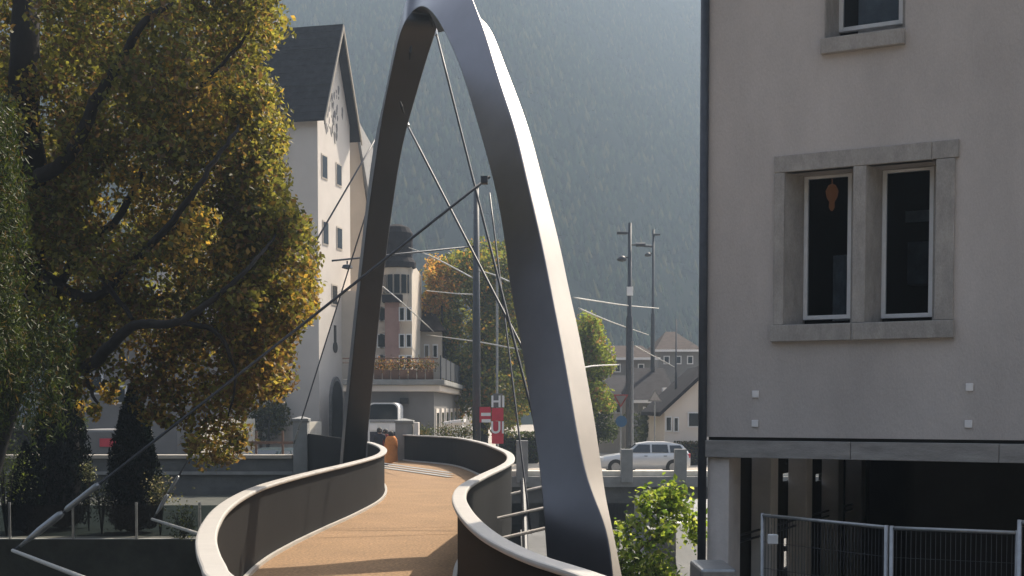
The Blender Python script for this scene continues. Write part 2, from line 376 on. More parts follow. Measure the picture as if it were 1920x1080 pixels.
md = arch.modifiers.new('bevel','BEVEL'); md.width = .018; md.segments = 2; md.angle_limit = R(40)
# cable slots in the soffit of the far leg
def slot(px0, px1, Y, wid):
    a = W(*px0, Y); b = W(*px1, Y+.1); MB().tube([a, (a+b)/2+Vector((0,-.05,0)), b], [wid*.6, wid, wid*.5], 8).build('cable_socket', M['rubber'], arch)
slot((771,86),(768,112),depth(790)-.12,.030); slot((750,190),(757,212),depth(772)-.12,.030); slot((806,24),(811,50),24.55,.028)
# cables and their sockets
def cable(p, q, r=.022, fit=1, m='dsteel'):
    p = Vector(p); q = Vector(q); d = (q-p).normalized(); L = (q-p).length
    mids = [p.lerp(q, k/10)+Vector((0,0,-.012*L*.1*math.sin(math.pi*k/10))) for k in range(11)]
    c = MB().tube(mids, r, 8).build('cable', M[m], fb, smooth=True)
    if fit:
        MB().tube([q-d*1.5*fit, q-d*1.45*fit, q-d*.95*fit, q-d*.9*fit], [.035*fit,.045*fit,.045*fit,.03*fit], 12).build('turnbuckle', M['steel'], c, smooth=True)
        MB().tube([q-d*.86*fit, q-d*.80*fit, q-d*.45*fit, q-d*.1*fit], [.035*fit,.055*fit,.055*fit,.02*fit], 12).build('fork_socket', M['steel'], c, smooth=True)
    return c
e1 = W(26,1033,18); cable(W(918,331,19.0), e1, .021)
e2 = W(287,974,23); cable(W(709,252,28.6), e2, .019, .65)
e3 = W(551,832,33); cable(W(688,395,30.0), e3, .017, .5)
cable(W(818,62,26.2), W(1058,1010,20.6), .024, False)
cable(W(764,235,27.4), W(1090,865,21.5), .024, False)
cable(W(918,362,26), W(996,1000,21.5), .018, False)
MB().tube([W(757,222,27.3), W(766,236,27.1)], [.07,.03], 8).build('cable_clevis', M['steel'], arch)
MB().tube([W(812,46,26), W(818,66,25.9)], [.07,.03], 8).build('cable_clevis', M['steel'], arch)
MB().box(*( lambda p:(p.x-.05,p.x+.05,p.y-.08,p.y+.08,p.z-.05,p.z+.05))(W(908,338,18.8))).build('cable_clevis', M['dsteel'], arch)
# outrigger arms
for a, b in ((e1, (-3.2,13.2,-.25)), (e2, (-3.3,18.6,-.25))):
    b = Vector(b); d = (b-a).normalized()
    MB().tube([a-d*.05, b], [.026, .04], 10).build('outrigger_arm', M['arm'], fb)
for (x0,y0,x1,y1,Y) in ((958,927,1013,913,25),(952,968,1020,952,22),(946,1009,1026,989,20)):
    MB().tube([W(x0-60,y0+13,Y-1.2), W(x1+25,y1-5,Y+.3)], .03, 8).build('outrigger_arm', M['stone'], fb)
MB().tube([W(981,900,22.6), W(986,1060,20.6)], .05, 8).build('hanger_rod', M['dsteel'], fb)
# concrete foot blocks
for px, Y, hw in ((1102,17,.7),(660,31.4,.6)):
    p = W(px,764,Y); MB().box(p.x-hw,p.x+hw,Y-.7,Y+.9,-4.6,-1.15 if Y<20 else -.9).build('foot_block', M['conc'], fb, bevel=.03)

# ------------------------------------------------------------------ RIGHT BUILDING
ux = Vector((.881,-.473,0)); uy = Vector((.473,.881,0)); c0 = Vector((2.17,14.3,0)); nF = uy
rb = empty('plastered_building', (c0.x,c0.y,-1.3), 'grey plastered building on concrete piers filling the right side of the view', 'building')
def S(px, py, dep=0.0):   # pixel -> (along, z) on the facade plane set back by dep
    q = WP(px, py, c0+uy*dep, nF); return ((q-c0).dot(ux), q.z)
def FP(s, dep, z): return c0+ux*s+uy*dep+Vector((0,0,z))
zb = S(1600,822)[1]; H = 7.2; WL = 9.0; DP = 8.5
def facade(o, ux, uy, Wd, z0, z1, ops, mb):
    xs = sorted({0, Wd}|{a for q in ops for a in q[:2]}); zs = sorted({z0, z1}|{a for q in ops for a in q[2:]})
    P = lambda a, b, z: (o.x+ux.x*a+uy.x*b, o.y+ux.y*a+uy.y*b, z)
    for i in range(len(xs)-1):
        for j in range(len(zs)-1):
            cx = (xs[i]+xs[i+1])/2; cz = (zs[j]+zs[j+1])/2
            if any(q[0] < cx < q[1] and q[2] < cz < q[3] for q in ops): continue
            mb.add([P(xs[i],0,zs[j]),P(xs[i+1],0,zs[j]),P(xs[i+1],0,zs[j+1]),P(xs[i],0,zs[j+1])], [(0,1,2,3)])
    for a,b,c,d in ops:
        t = .4
        mb.add([P(a,0,c),P(a,t,c),P(a,t,d),P(a,0,d)], [(0,1,2,3)]); mb.add([P(b,0,c),P(b,t,c),P(b,t,d),P(b,0,d)], [(3,2,1,0)])
        mb.add([P(a,0,c),P(b,0,c),P(b,t,c),P(a,t,c)], [(0,1,2,3)]); mb.add([P(a,0,d),P(b,0,d),P(b,t,d),P(a,t,d)], [(3,2,1,0)])
# openings
w1l, w1t = S(1473,322); w1r, w1b = S(1598,606); w2l = S(1626,322)[0]; w2r = S(1752,600)[0]
w1t = S(1540,318)[1]; w1b = S(1540,607)[1]
o1 = (w1l, w1r, w1b, w1t); o2 = (w2l, w2r, w1b, w1t)
u_l = S(1549,60)[0]; u_r = S(1697,50)[0]; u_b = S(1620,62)[1]; u_t = u_b+1.15
mb = MB(); facade(c0, ux, uy, WL, zb, H, [o1, o2, (u_l,u_r,u_b,u_t)], mb)
T = lambda a, b, z: FP(a, b, z)
mb.add([T(0,0,zb),T(0,0,H),T(0,DP,H),T(0,DP,zb)], [(0,1,2,3)])
mb.add([T(WL,0,zb),T(WL,0,H),T(WL,DP,H),T(WL,DP,zb)], [(0,1,2,3)])
mb.add([T(0,DP,zb),T(0,DP,H),T(WL,DP,H),T(WL,DP,zb)], [(0,1,2,3)])
wall = mb.build('wall', M['plaster'], rb, fix=False)
MB().ob(c0,ux,uy,-.25,WL+.2,-.25,DP+.2,H+.003,H+.2).build('eaves_slab', M['beam'], rb)
MB().ob(c0,ux,uy,.01,WL,.45,.50,zb+.02,H).build('inner_wall', M['dark'], rb) if False else None
# surround stones
def stone(s0, s1, z0, z1, d0=-.035, d1=.10, par=None, name='surround_stone'):
    return MB().ob(c0,ux,uy,s0,s1,d0,d1,z0,z1).build(name, M['stone'], par or rb, bevel=.008)
def window(o, label, sur, glasspx, depthf=.32):
    a, b, zlo, zhi = o
    cx = FP((a+b)/2, 0, zlo); wnd = bpy.data.objects.new('window', None); C.objects.link(wnd); wnd.parent = rb
    wnd.location = cx-origin(rb); wnd['label'] = label
    gl, gt = S(glasspx[0], glasspx[2], depthf); gr = S(glasspx[1], glasspx[2], depthf)[0]; gb = S(glasspx[0], glasspx[3], depthf)[1]
    gl = max(gl, a+.01); gr = min(gr, b-.005); gt = min(zhi-.004, gt); gb = max(gb, zlo+.004)
    # splayed stone reveal on the left
    P = lambda s, d, z: FP(s, d, z)
    MB().prism([P(a+.001,.0,zlo+.001),P(a+.001,.39,zlo+.001),P(gl,.39,zlo+.001),P(gl,depthf-.02,zlo+.001)], (0,0,zhi-zlo-.002)).build('reveal', M['stone'], wnd)
    fw = .045
    for (s0,s1,z0,z1) in ((gl,gl+fw,gb,gt),(gr-fw,gr,gb,gt),(gl+fw,gr-fw,gb,gb+fw),(gl+fw,gr-fw,gt-fw*.7,gt)):
        MB().ob(c0,ux,uy,s0,s1,depthf,depthf+.06,z0,z1).build('window_frame', M['wframe'], wnd, bevel=.004)
    MB().ob(c0,ux,uy,gl+fw-.004,gr-fw+.004,depthf+.03,depthf+.036,gb+fw-.004,gt-.01).build('pane', M['glass'], wnd)
    # closing stone round the frame
    if gt < zhi-.01: MB().ob(c0,ux,uy,gl,b-.001,depthf-.02,.39,gt,zhi-.001).build('reveal', M['stone'], wnd)
    if gr < b-.01: MB().ob(c0,ux,uy,gr,b-.002,depthf-.02,.39,zlo+.001,zhi-.001).build('reveal', M['stone'], wnd)
    # dark room behind
    r = MB(); f = 2.2
    A_ = [P(gl-.1,.41,gb-.1),P(gr+.3,.41,gb-.1),P(gr+.3,.41,gt+.2),P(gl-.1,.41,gt+.2)]; B_ = [p+uy*f+ux*.6 for p in A_]
    r.add(A_+B_, [(4,5,6,7),(0,4,5,1),(1,5,6,2),(2,6,7,3),(3,7,4,0)]); r.build('room', M['dark'], wnd, fix=False)
    return wnd, (gl, gr, gb, gt)
wA, gA = window(o1, 'left light of the double window', None, (1508,1598,326,600))
wB, gB = window(o2, 'right light of the double window', None, (1655,1752,320,597))
wC, gC = window((u_l,u_r,u_b,u_t), 'upper window cut by the top of the frame', None, (1576,1697,-250,60))
# stones of the double window (parts of the building)
sl_ = S(1447,620)[0]; sr_ = S(1790,620)[0]; ztop = S(1600,280)[1]; zl = S(1540,318)[1]; zs0 = S(1600,638)[1]; zs1 = S(1600,606)[1]
j1 = S(1452,450)[0]; jr = S(1790,450)[0]
sj = S(1748,290)[0]
stone(sl_+.02, sj, zl, ztop, name='lintel_stone'); stone(sj+.004, sr_+.02, zl, ztop, name='lintel_stone')
stone(sl_, S(1598,620)[0], zs0, zs1, -.07, name='sill_stone'); stone(S(1598,620)[0]+.004, sr_, zs0, zs1, -.07, name='sill_stone')
stone(j1, w1l, zs1+.003, zl-.003, name='jamb_stone'); stone(w2r, jr, zs1+.003, zl-.003, name='jamb_stone'); stone(w1r, w2l, zs1+.003, zl-.003, d1=.38, name='mullion')
us0 = S(1541,90)[0]; us1 = S(1698,70)[0]; uz1 = S(1620,64)[1]; uz0 = S(1620,94)[1]
stone(us0, us1, uz0, uz1-.003, -.07, name='sill_stone'); stone(us0+.03, u_l+.0, uz1, u_t, name='jamb_stone'); stone(us0, us1, u_t+.003, u_t+.2, name='lintel_stone')
# curtains, lamp and frame in the rooms
cu = MB(); n = 26; pts = []
for k in range(n+1):
    s = gA[0]+.25+(gA[1]-gA[0]-.1)*k/n; pts.append((s, .62+.025*math.sin(k*2.1)))
for k in range(n):
    cu.add([FP(pts[k][0],pts[k][1],gA[2]),FP(pts[k+1][0],pts[k+1][1],gA[2]),FP(pts[k+1][0],pts[k+1][1],gA[2]+.72),FP(pts[k][0],pts[k][1],gA[2]+.72)], [(0,1,2,3)])
cu.build('curtain', M['curtain'], wA, smooth=True)
MB().ob(c0,ux,uy,gC[0]+.18,gC[1]+.3,.44,.45,gC[2]-.05,gC[3]+.1).build('sky_reflection_sheet', M['curtain'], wC)  # pale sheet behind the pane stands in for reflected sky
lampm = bpy.data.materials.new('warm_lamp'); lampm.use_nodes = True
lb = lampm.node_tree.nodes['Principled BSDF']; lb.inputs['Base Color'].default_value = (.25,.10,.05,1); lb.inputs['Emission Color'].default_value = (1,.38,.16,1); lb.inputs['Emission Strength'].default_value = .04
q = W(1560,362,14.6); MB().lathe(q, [(.01,.10),(.04,.09),(.075,.02),(.06,-.05),(.03,-.1),(.035,-.16),(.01,-.2)], 12).tube([q+Vector((0,0,.1)), q+Vector((0,0,.22))], .006, 6).build('pendant_lamp', lampm, wA, smooth=True)
q = S(1722,405,.9); MB().ob(c0,ux,uy,q[0]-.14,q[0]+.14,.9,.93,q[1]-.06,q[1]+.06).build('wall_picture', M['curtain'], wB)
q = S(1722,480,.9); MB().ob(c0,ux,uy,q[0]-.12,q[0]+.14,.92,1.2,q[1]-.3,q[1]+.16).build('cupboard', M['fresco'], wB)
# markers
for px, py in ((1417,739),(1416,794),(1818,726),(1816,795)):
    s, z = S(px, py); MB().ob(c0,ux,uy,s-.036,s+.036,-.018,.0,z-.038,z+.038).build('wall_marker', M['signw'], rb, bevel=.004)
# corner pipe
pz = FP(-.035,-.03,0); MB().tube([(pz.x,pz.y,-1.3),(pz.x,pz.y,H)], .048, 12).build('downpipe', M['dsteel'], rb, smooth=True)
# dark gap and ring beam
bz1 = zb-.035; bz0 = S(1600,862)[1]
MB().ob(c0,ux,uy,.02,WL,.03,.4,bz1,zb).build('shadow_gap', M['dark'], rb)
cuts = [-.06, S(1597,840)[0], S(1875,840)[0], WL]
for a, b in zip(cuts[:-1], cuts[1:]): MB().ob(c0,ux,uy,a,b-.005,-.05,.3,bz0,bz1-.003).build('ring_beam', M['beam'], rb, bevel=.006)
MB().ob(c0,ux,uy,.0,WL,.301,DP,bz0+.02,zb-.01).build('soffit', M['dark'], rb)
# piers along the open left side
pw = .25
for k, (xp) in enumerate((1326,1408,1477,1540,1585)):
    # solve distance along the side wall so that the pier's left edge falls where it stands
    u = (xp-960)/F; t = (u*c0.y-c0.x)/(uy.x-u*uy.y)
    if k == 0: t = 0.02
    MB().ob(c0,ux,uy,0.01,.01+pw,t,t+(.42 if k == 0 else .3),-1.3,bz0-.002).build('pier', M['pier'] if k == 0 else M['litpier'], rb, bevel=.01)
    if k:
        for zz in (.42,.50):
            MB().tube([FP(.12,tp+.3,zz), FP(.12,t,zz)], .014, 6).build('guard_rail', M['dsteel'], rb)
    tp = t
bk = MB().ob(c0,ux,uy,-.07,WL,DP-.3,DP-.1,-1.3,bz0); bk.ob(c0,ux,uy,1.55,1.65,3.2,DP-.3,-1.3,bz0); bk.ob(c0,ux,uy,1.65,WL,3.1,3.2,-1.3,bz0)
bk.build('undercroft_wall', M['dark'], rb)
o3 = FP(-.07,0,0)
def G(px, py):
    q = WP(px, py, o3, ux); return ((q-o3).dot(uy), q.z)
ops = []
for (x0,x1,y0_,y1_) in ((1461,1479,885,903),(1523,1535,887,903),(1463,1475,1006,1026),(1463,1475,1030,1066),(1466,1472,863,870)):
    a_ = G(x0,y1_); b_2 = G(x1,y0_); ops.append((a_[0], b_2[0], a_[1], b_2[1]))
g3 = MB(); xs = sorted({.35, DP-.3}|{v for q in ops for v in q[:2]}); zs = sorted({-1.29, bz0}|{v for q in ops for v in q[2:]})
for i in range(len(xs)-1):
    for j in range(len(zs)-1):
        cx = (xs[i]+xs[i+1])/2; cz_ = (zs[j]+zs[j+1])/2
        if any(q[0] < cx < q[1] and q[2] < cz_ < q[3] for q in ops): continue
        g3.ob(o3, ux, uy, 0, .05, xs[i], xs[i+1], zs[j], zs[j+1])
g3.build('dark_backing_sheet', M['dark'], rb)  # dark sheet added to darken the gaps between piers; openings leave bright spots
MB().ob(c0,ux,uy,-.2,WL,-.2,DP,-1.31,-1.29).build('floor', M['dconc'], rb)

# ------------------------------------------------------------------ CONSTRUCTION FENCE
def fpanel(p, q, ztop, label, zb=-1.25):
    p = Vector((p.x,p.y,0)); q = Vector((q.x,q.y,0)); d = (q-p).normalized(); L = (q-p).length
    r = empty('fence_panel', (p.x,p.y,zb), label, 'fence panel', 'wire mesh site fence panels in front of the piers')
    for a in (p, q): MB().tube([(a.x,a.y,zb),(a.x,a.y,ztop+.02)], .021, 10).build('post', M['steel'], r, smooth=True)
    for z in (ztop, zb+.15): MB().tube([(p.x,p.y,z),(q.x,q.y,z)], .018, 10).build('rail', M['steel'], r, smooth=True)
    n = int(L/.042); src = None
    for k in range(1, n):
        a = p+d*(L*k/n)
        if src is None:
            src = MB().tube([(a.x,a.y,zb+.15),(a.x,a.y,ztop)], .0032, 4).build('vertical_wire', M['dsteel'], r); a0 = a
        else: share(src, r, src.location+(a-a0))
    z = ztop-.27
    while z > zb+.2:
        MB().tube([(p.x,p.y,z),(q.x,q.y,z)], .0032, 4).build('horizontal_wire', M['dsteel'], r); z -= .27
    fbk = MB().box(p.x-.3,p.x+.3,p.y-.11,p.y+.11,zb,zb+.13).build('foot_block', M['conc'], r)
    return r
fz = .90
pa = WZ(1430,966,fz); pb = WZ(1662,989,fz); pc_ = WZ(1672,990,fz); pd_ = WZ(1908,999,fz); pe_ = W(1912,979,10.9); pf_ = W(2200,982,10.5)
fpanel(pa, pb, fz, 'leftmost site fence panel, its top rail sloping down from the piers')
fpanel(pc_, pd_, fz, 'middle site fence panel before the dark undercroft')
fpanel(pe_, pf_, pe_.z, 'site fence panel cut by the right edge of the photo, slightly taller')
p = W(1449,1011,12.8); tag(MB().box(p.x-.05,p.x+.05,p.y-.03,p.y+.03,p.z-.05,p.z+.05).build('junction_box', M['wframe'], bevel=.01), 'small pale grey box fixed to the second pier behind the fence', 'junction box')

# ------------------------------------------------------------------ TREES
def leaves(name, pts, size, cols, wts, mat_, parent, flat=0.0, elong=1.0, droop=0.0):
    n = len(pts); nrm = RN.normal(size=(n,3)); nrm[:,2] += flat; nrm /= np.linalg.norm(nrm,axis=1)[:,None]
    a = RN.normal(size=(n,3)); a[:,2] -= droop; a -= nrm*(a*nrm).sum(1)[:,None]; a /= np.linalg.norm(a,axis=1)[:,None]
    b = np.cross(nrm, a); s = (size*RN.uniform(.6,1.3,n))[:,None]
    L = origin(parent) if parent else Vector((0,0,0)); pts = pts-np.array([L.x,L.y,L.z])
    k = .30/elong
    V = np.stack([pts-a*s*.5, pts-b*s*k-a*s*.05+nrm*s*.10, pts+a*s*.5, pts+b*s*k-a*s*.05+nrm*s*.10], 1).reshape(-1,3)
    me = bpy.data.meshes.new(name); me.vertices.add(4*n); me.vertices.foreach_set('co', V.ravel().astype('f'))
    me.loops.add(6*n); base = np.arange(n)[:,None]*4
    me.loops.foreach_set('vertex_index', (base+np.array([0,1,2,0,2,3])).ravel().astype('i'))
    me.polygons.add(2*n); me.polygons.foreach_set('loop_start', (np.arange(2*n)*3).astype('i')); me.polygons.foreach_set('loop_total', np.full(2*n,3,'i'))
    me.update(); me.validate()
    cols = np.array(cols); ci = RN.choice(len(cols), n, p=np.array(wts)/sum(wts)) if isinstance(wts, list) else wts
    c = cols[ci]*RN.uniform(.7,1.3,(n,1)); c = np.concatenate([c, np.ones((n,1))],1)
    at = me.color_attributes.new('leaf_tint', 'FLOAT_COLOR', 'POINT'); at.data.foreach_set('color', np.repeat(c,4,0).ravel().astype('f'))
    me.materials.append(mat_)
    o = bpy.data.objects.new(name, me); C.objects.link(o); o.parent = parent; o['kind'] = 'stuff'; return o
def inpoly(x, y, P):
    c = False; j = len(P)-1
    for i in range(len(P)):
        if (P[i][1] > y) != (P[j][1] > y) and x < (P[j][0]-P[i][0])*(y-P[i][1])/(P[j][1]-P[i][1])+P[i][0]: c = not c
        j = i
    return c
AUT = [(.125,.130,.040),(.185,.180,.050),(.080,.085,.034),(.23,.19,.065),(.38,.25,.07),(.17,.105,.050),(.12,.080,.045)]
big = empty('broadleaf_tree', W(60,1000,25.5), 'huge broadleaf tree turning yellow and brown over the river at left', 'tree')
POLY = [(-160,-160),(470,-160),(525,-60),(533,30),(512,90),(490,110),(497,170),(520,250),(528,330),(520,375),(552,410),(578,460),(588,520),(570,590),(545,640),(545,700),(520,735),(480,760),(470,800),(440,850),(412,872),(385,855),(352,790),(318,805),(285,745),(262,700),(235,700),(215,760),(175,775),(160,720),(120,720),(60,690),(-160,720)]
pts = []; wts = []
cl = []
while len(cl) < 640:
    x = random.uniform(-160,590); y = random.uniform(-160,872)
    if not inpoly(x,y,POLY) or not inpoly(x+34,y,POLY) or not inpoly(x+14,y+26,POLY): continue
    # distance from the outline sets how deep the crown is there
    e = min(math.hypot(x-a[0],y-a[1]) for a in POLY)
    Yd = random.uniform(18.5,26.5) if e > 90 else random.uniform(19.5,23.5)
    cl.append((x,y,Yd,random.uniform(.28,.62)))
edge = []
for i in range(3, len(POLY)-3):     # small sprays along the outline
    a, b = POLY[i], POLY[i+1]; m_ = max(1, int(math.hypot(a[0]-b[0],a[1]-b[1])/16))
    for k in range(m_):
        t = random.random(); edge.append((a[0]+(b[0]-a[0])*t-random.uniform(4,26), a[1]+(b[1]-a[1])*t-random.uniform(-6,10), random.uniform(19,22), random.uniform(.10,.22)))
while len(edge) < 330:
    x = random.uniform(430,585); y = random.uniform(150,740)
    if inpoly(x,y,POLY): edge.append((x,y,random.uniform(19.5,23.5),random.uniform(.15,.4)))
hot = [(360,470,60,4),(190,760,30,4),(225,350,50,4),(370,220,60,3),(460,740,45,3),(330,660,26,4),(430,830,50,5),(570,540,40,3)]
for (x,y,Yd,r) in cl+edge:
    c = np.array(W(x,y,Yd)); n = int(200*(r/.45)**2)+18
    p = RN.normal(size=(n,3)); p /= np.linalg.norm(p,axis=1)[:,None]; p *= (RN.uniform(0,1,n)**.45*r)[:,None]; p[:,2] *= .85
    # hanging sprays
    pts.append(c+p)
    w_ = [5,4.5,6.5,1.2,.16,2.4,3.6]
    for hx,hy,hr,hi in hot:
        if math.hypot(x-hx,y-hy) < hr*1.2: w_ = [2,3,1,5,hi*1.6,1.5,.5]
    if y > 600 and x > 240: w_ = [1.5,2.5,2,2.6,1.0,5,4]
    if x > 480 and y < 400: w_ = [5,8,2,4.5,.6,1,.5]
    w_ = np.array(w_)/sum(w_); wts.append(RN.choice(7, n, p=w_))
leaves('crown', np.concatenate(pts), .105, AUT, np.concatenate(wts), M['leaf'], big)
def limb(px, Y, r0, r1, par, name='limb'):
    if name == 'limb': r0 *= .68; r1 *= .6
    P = crom([W(x,y,Y+dy) for x,y,dy in px], 5); n = len(P)
    P = [p+Vector((random.uniform(-.02,.02),random.uniform(-.02,.02),random.uniform(-.02,.02))) for p in P]
    return MB().tube(P, [r0+(r1-r0)*k/(n-1) for k in range(n)], 9).build(name, M['bark'], par, smooth=True)
tr = limb([(-60,1010,6),(-30,860,5.5),(20,700,4),(60,560,2.5),(70,400,1),(50,280,0),(45,150,-.5),(50,-40,0)], 20.2, .40, .2, big, 'trunk')
limb([(90,640,3),(150,560,1.5),(80,300,-.3)][:0] or [(75,330,.5),(130,290,0),(190,170,-.3),(235,100,-.4),(270,40,-.5),(325,6,0)], 19.2, .17, .06, big)
limb([(40,660,3),(150,690,1),(205,650,0),(250,612,-.3),(330,605,-.4),(400,560,-.2),(470,500,0),(520,440,.6)], 19.0, .17, .03, big)
limb([(90,520,2),(170,560,1),(240,500,.2),(310,430,-.3),(370,350,-.4),(425,270,-.2),(450,235,0)], 19.0, .13, .03, big)
limb([(100,470,2),(160,480,.5),(205,540,0),(250,600,-.2)], 19.3, .11, .05, big)
limb([(90,600,3),(140,480,.6),(230,400,0),(300,250,0),(400,140,.2),(470,60,.5)], 19.6, .12, .03, big)
limb([(330,605,0),(400,620,0),(440,690,.2),(430,780,.4)], 19.0, .07, .02, big)
limb([(160,700,1),(175,740,0),(190,770,0)], 19.4, .06, .02, big)
# weeping tree at the left edge
wp = empty('weeping_tree', W(-120,1010,16), 'feathery green weeping tree with drooping sprays at the left edge', 'tree')
pts = []
for k in range(520):
    x = random.gauss(-38,34) if random.random() < .7 else random.uniform(-120,20); y = random.uniform(160,600)
    if x > 46-20*abs((y-430)/300): continue
    Y = random.uniform(14.4,16.2); p0 = np.array(W(x,y,Y)); Ls = random.uniform(.4,1.1); m_ = int(Ls*52); t = np.linspace(0,1,m_)
    dx = random.uniform(.05,.25)
    q = np.stack([p0[0]+dx*t, p0[1]+random.uniform(-.1,.1)*t, p0[2]-Ls*t**1.3],1)+RN.normal(scale=.028,size=(m_,3)); pts.append(q)
for k in range(300):
    x = random.uniform(-60,130); y = random.uniform(560,745); Y = random.uniform(15.5,17.5)
    p0 = np.array(W(x,y,Y)); Ls = random.uniform(.3,.75); m_ = int(Ls*45); t = np.linspace(0,1,m_)
    pts.append(np.stack([p0[0]+.1*t,p0[1]+0*t,p0[2]-Ls*t],1)+RN.normal(scale=.035,size=(m_,3)))
leaves('crown', np.concatenate(pts), .085, [(.038,.058,.014),(.062,.078,.018),(.02,.032,.010),(.09,.065,.025)], [4,3,4,1.6], M['needle'], wp, elong=2.6, droop=1.6)
limb([(-120,1080,0),(-110,700,0),(-90,300,0),(-60,100,0)], 15.6, .22, .1, wp, 'trunk')
limb([(-100,330,0),(-60,240,0),(-10,190,0),(30,190,0)], 15.6, .08, .02, wp); limb([(-105,560,0),(-40,500,0),(20,520,.5),(60,580,1)], 15.6, .07, .02, wp)
# cypresses
def cypress(px, ybase, ytop, hw, Y, label):
    b = W(px, ybase, Y); b.z = -.8; top = W(px, ytop, Y).z; r = hw/F*Y; h = top-b.z
    e = empty('cypress', b, label, 'cypress', 'dark cypresses in front of the river wall')
    n = 9500; t = RN.uniform(0,1,n)**.9; a = RN.uniform(0,2*math.pi,n)
    prof = np.where(t < .12, .75+2*t, 1.0*(1-((t-.12)/.88)**2.2))*(1+.10*np.sin(a*5+t*17))
    rr = r*prof*RN.uniform(.72,1.05,n)
    q = np.stack([b.x+rr*np.cos(a), b.y+rr*np.sin(a), b.z+.1+t*h*RN.uniform(.97,1.02,n)],1)
    leaves('crown', q, .13, [(.005,.009,.007),(.008,.013,.009),(.004,.006,.005)], [4,2,3], M['cyp'], e, elong=2.0, droop=-2.2)
    MB().lathe((b.x,b.y,b.z), [(.02,0),(r*.55,.12),(r*.72,h*.3),(r*.6,h*.6),(r*.3,h*.85),(.01,h*.96)], 10).build('trunk', M['bark'], e)
cypress(117,990,650,54,29.5,'tall broad cypress, the left one of the two against the wall')
cypress(252,1005,725,48,28.6,'shorter cypress right of the tall one, near the hanging yellow leaves')
cypress(50,985,840,34,28.4,'low dark cypress half hidden at the foot of the tall one')
# garden plants with pale leaves
for i, (x, y, Y, r, lab, cc) in enumerate(((165,885,28.9,.16,'small pale leaved shrub growing up between the two cypresses',(.30,.31,.26)),
    (190,935,28.2,.30,'low silvery shrub at the foot of the shorter cypress',(.32,.33,.28)),
    (300,925,28.0,.30,'twiggy bare shrub right of the shorter cypress, beside a cable end',(.25,.23,.20)),
    (10,880,27.8,.55,'leafy green bush at the left edge below the weeping tree',(.10,.14,.04)),
    (345,985,27.3,.35,'low creeping plant on the terrace edge beside the footbridge',(.20,.20,.12)))):
    c = W(x,y,Y); e = empty('shrub', (c.x,c.y,-.8), lab, 'shrub'); n = int(700*r/.3)
    p = RN.normal(size=(n,3))*np.array([r*.45,r*.45,r*.65])+np.array(c)
    leaves('foliage', p, .055, [cc,tuple(v*.4 for v in cc),(.03,.04,.02)], [1,3,4], M['leaf'], e)
    s = MB()
    for k in range(9):
        a = random.uniform(0,6.28); s.tube([(c.x,c.y,-.8),(c.x+.3*r*math.cos(a),c.y+.3*r*math.sin(a),c.z-.2*r),(c.x+r*.8*math.cos(a),c.y+r*.8*math.sin(a),c.z+r*.8)], [.015,.01,.004], 5)
    s.build('stem', M['bark'], e)
# glass balustrade on the terrace edge
bal = empty('glass_balustrade', (-9,27.2,-.8), 'low glass balustrade with thin steel posts along the terrace edge at left', 'balustrade')
for k in range(7):
    x = -13.4+k*1.35
    MB().box(x-.02,x+.02,27.16,27.22,-.8,-.02).build('post', M['steel'], bal)
    MB().box(x+.03,x+1.32,27.18,27.192,-.74,-.08).build('glass_panel', M['glassb'], bal)
MB().box(-13.5,-3.9,27.1,27.3,-.86,-.79).build('base_rail', M['conc'], bal)
# ------------------------------------------------------------------ RIVER WALL, PILLARS (left)
rw = empty('river_wall', (-12,41,-1), 'long grey wall with pale coping behind the cypresses', 'wall')
zt = W(350,853,41).z
MB().box(-40,W(549,800,41).x-.003,41,41.4,-4.6,zt-.12).build('wall_body', M['dconc'], rw)
x = -40
while x < W(549,800,41).x-.4:
    x2 = min(x+2.2, W(549,800,41).x-.01); MB().box(x,x2-.012,40.92,41.48,zt-.12,zt).build('coping_stone', M['pale'], rw, bevel=.015); x += 2.2
MB().box(-40,W(549,800,41).x-.003,40.9,40.995,W(350,884,41).z-.1,W(350,884,41).z).build('ledge', M['conc'], rw)
def pillar(px0, px1, ytop, Y, zbase, label, yr=None, hgt=None):
    a = W(px0,ytop,Y); b = W(px1,ytop,Y); w_ = b.x-a.x
    e = empty('stone_pillar', ((a.x+b.x)/2, Y, zbase), label, 'pillar')
    MB().box(a.x,b.x,Y,Y+w_,zbase,a.z-.12).build('shaft', M['conc'], e, bevel=.015)
    MB().box(a.x-.04,b.x+.04,Y-.04,Y+w_+.04,a.z-.12,a.z-.03).build('cap_stone', M['conc'], e, bevel=.015)
    MB().add([(a.x-.02,Y-.02,a.z-.03),(b.x+.02,Y-.02,a.z-.03),(b.x+.02,Y+w_+.02,a.z-.03),(a.x-.02,Y+w_+.02,a.z-.03),((a.x+b.x)/2,Y+w_/2,a.z+.05)],[(0,1,4),(1,2,4),(2,3,4),(3,0,4)]).build('cap_point', M['conc'], e)
pillar(549,576,783,40.9,-4.6,'tall square grey pillar closing the river wall beside the tower house')
pillar(741,773,787,48.4,-1.0,'square grey pillar where the footbridge meets the street')
# low sunlit parapet block right of the pillar, street walls
tag(MB().box(W(773,0,48.3).x, W(782,0,48.3).x, 48.3, 48.9, -1.0, W(773,792,48.3).z).build('bollard_stone', M['white'], bevel=.02), 'narrow sunlit white stone beside the street pillar', 'bollard')
# quay wall at the street edge
q0 = MB().box(-8,-.5,45.6,46.0,-4.6,-1.001); struct(q0, 'quay_wall', M['dconc'])
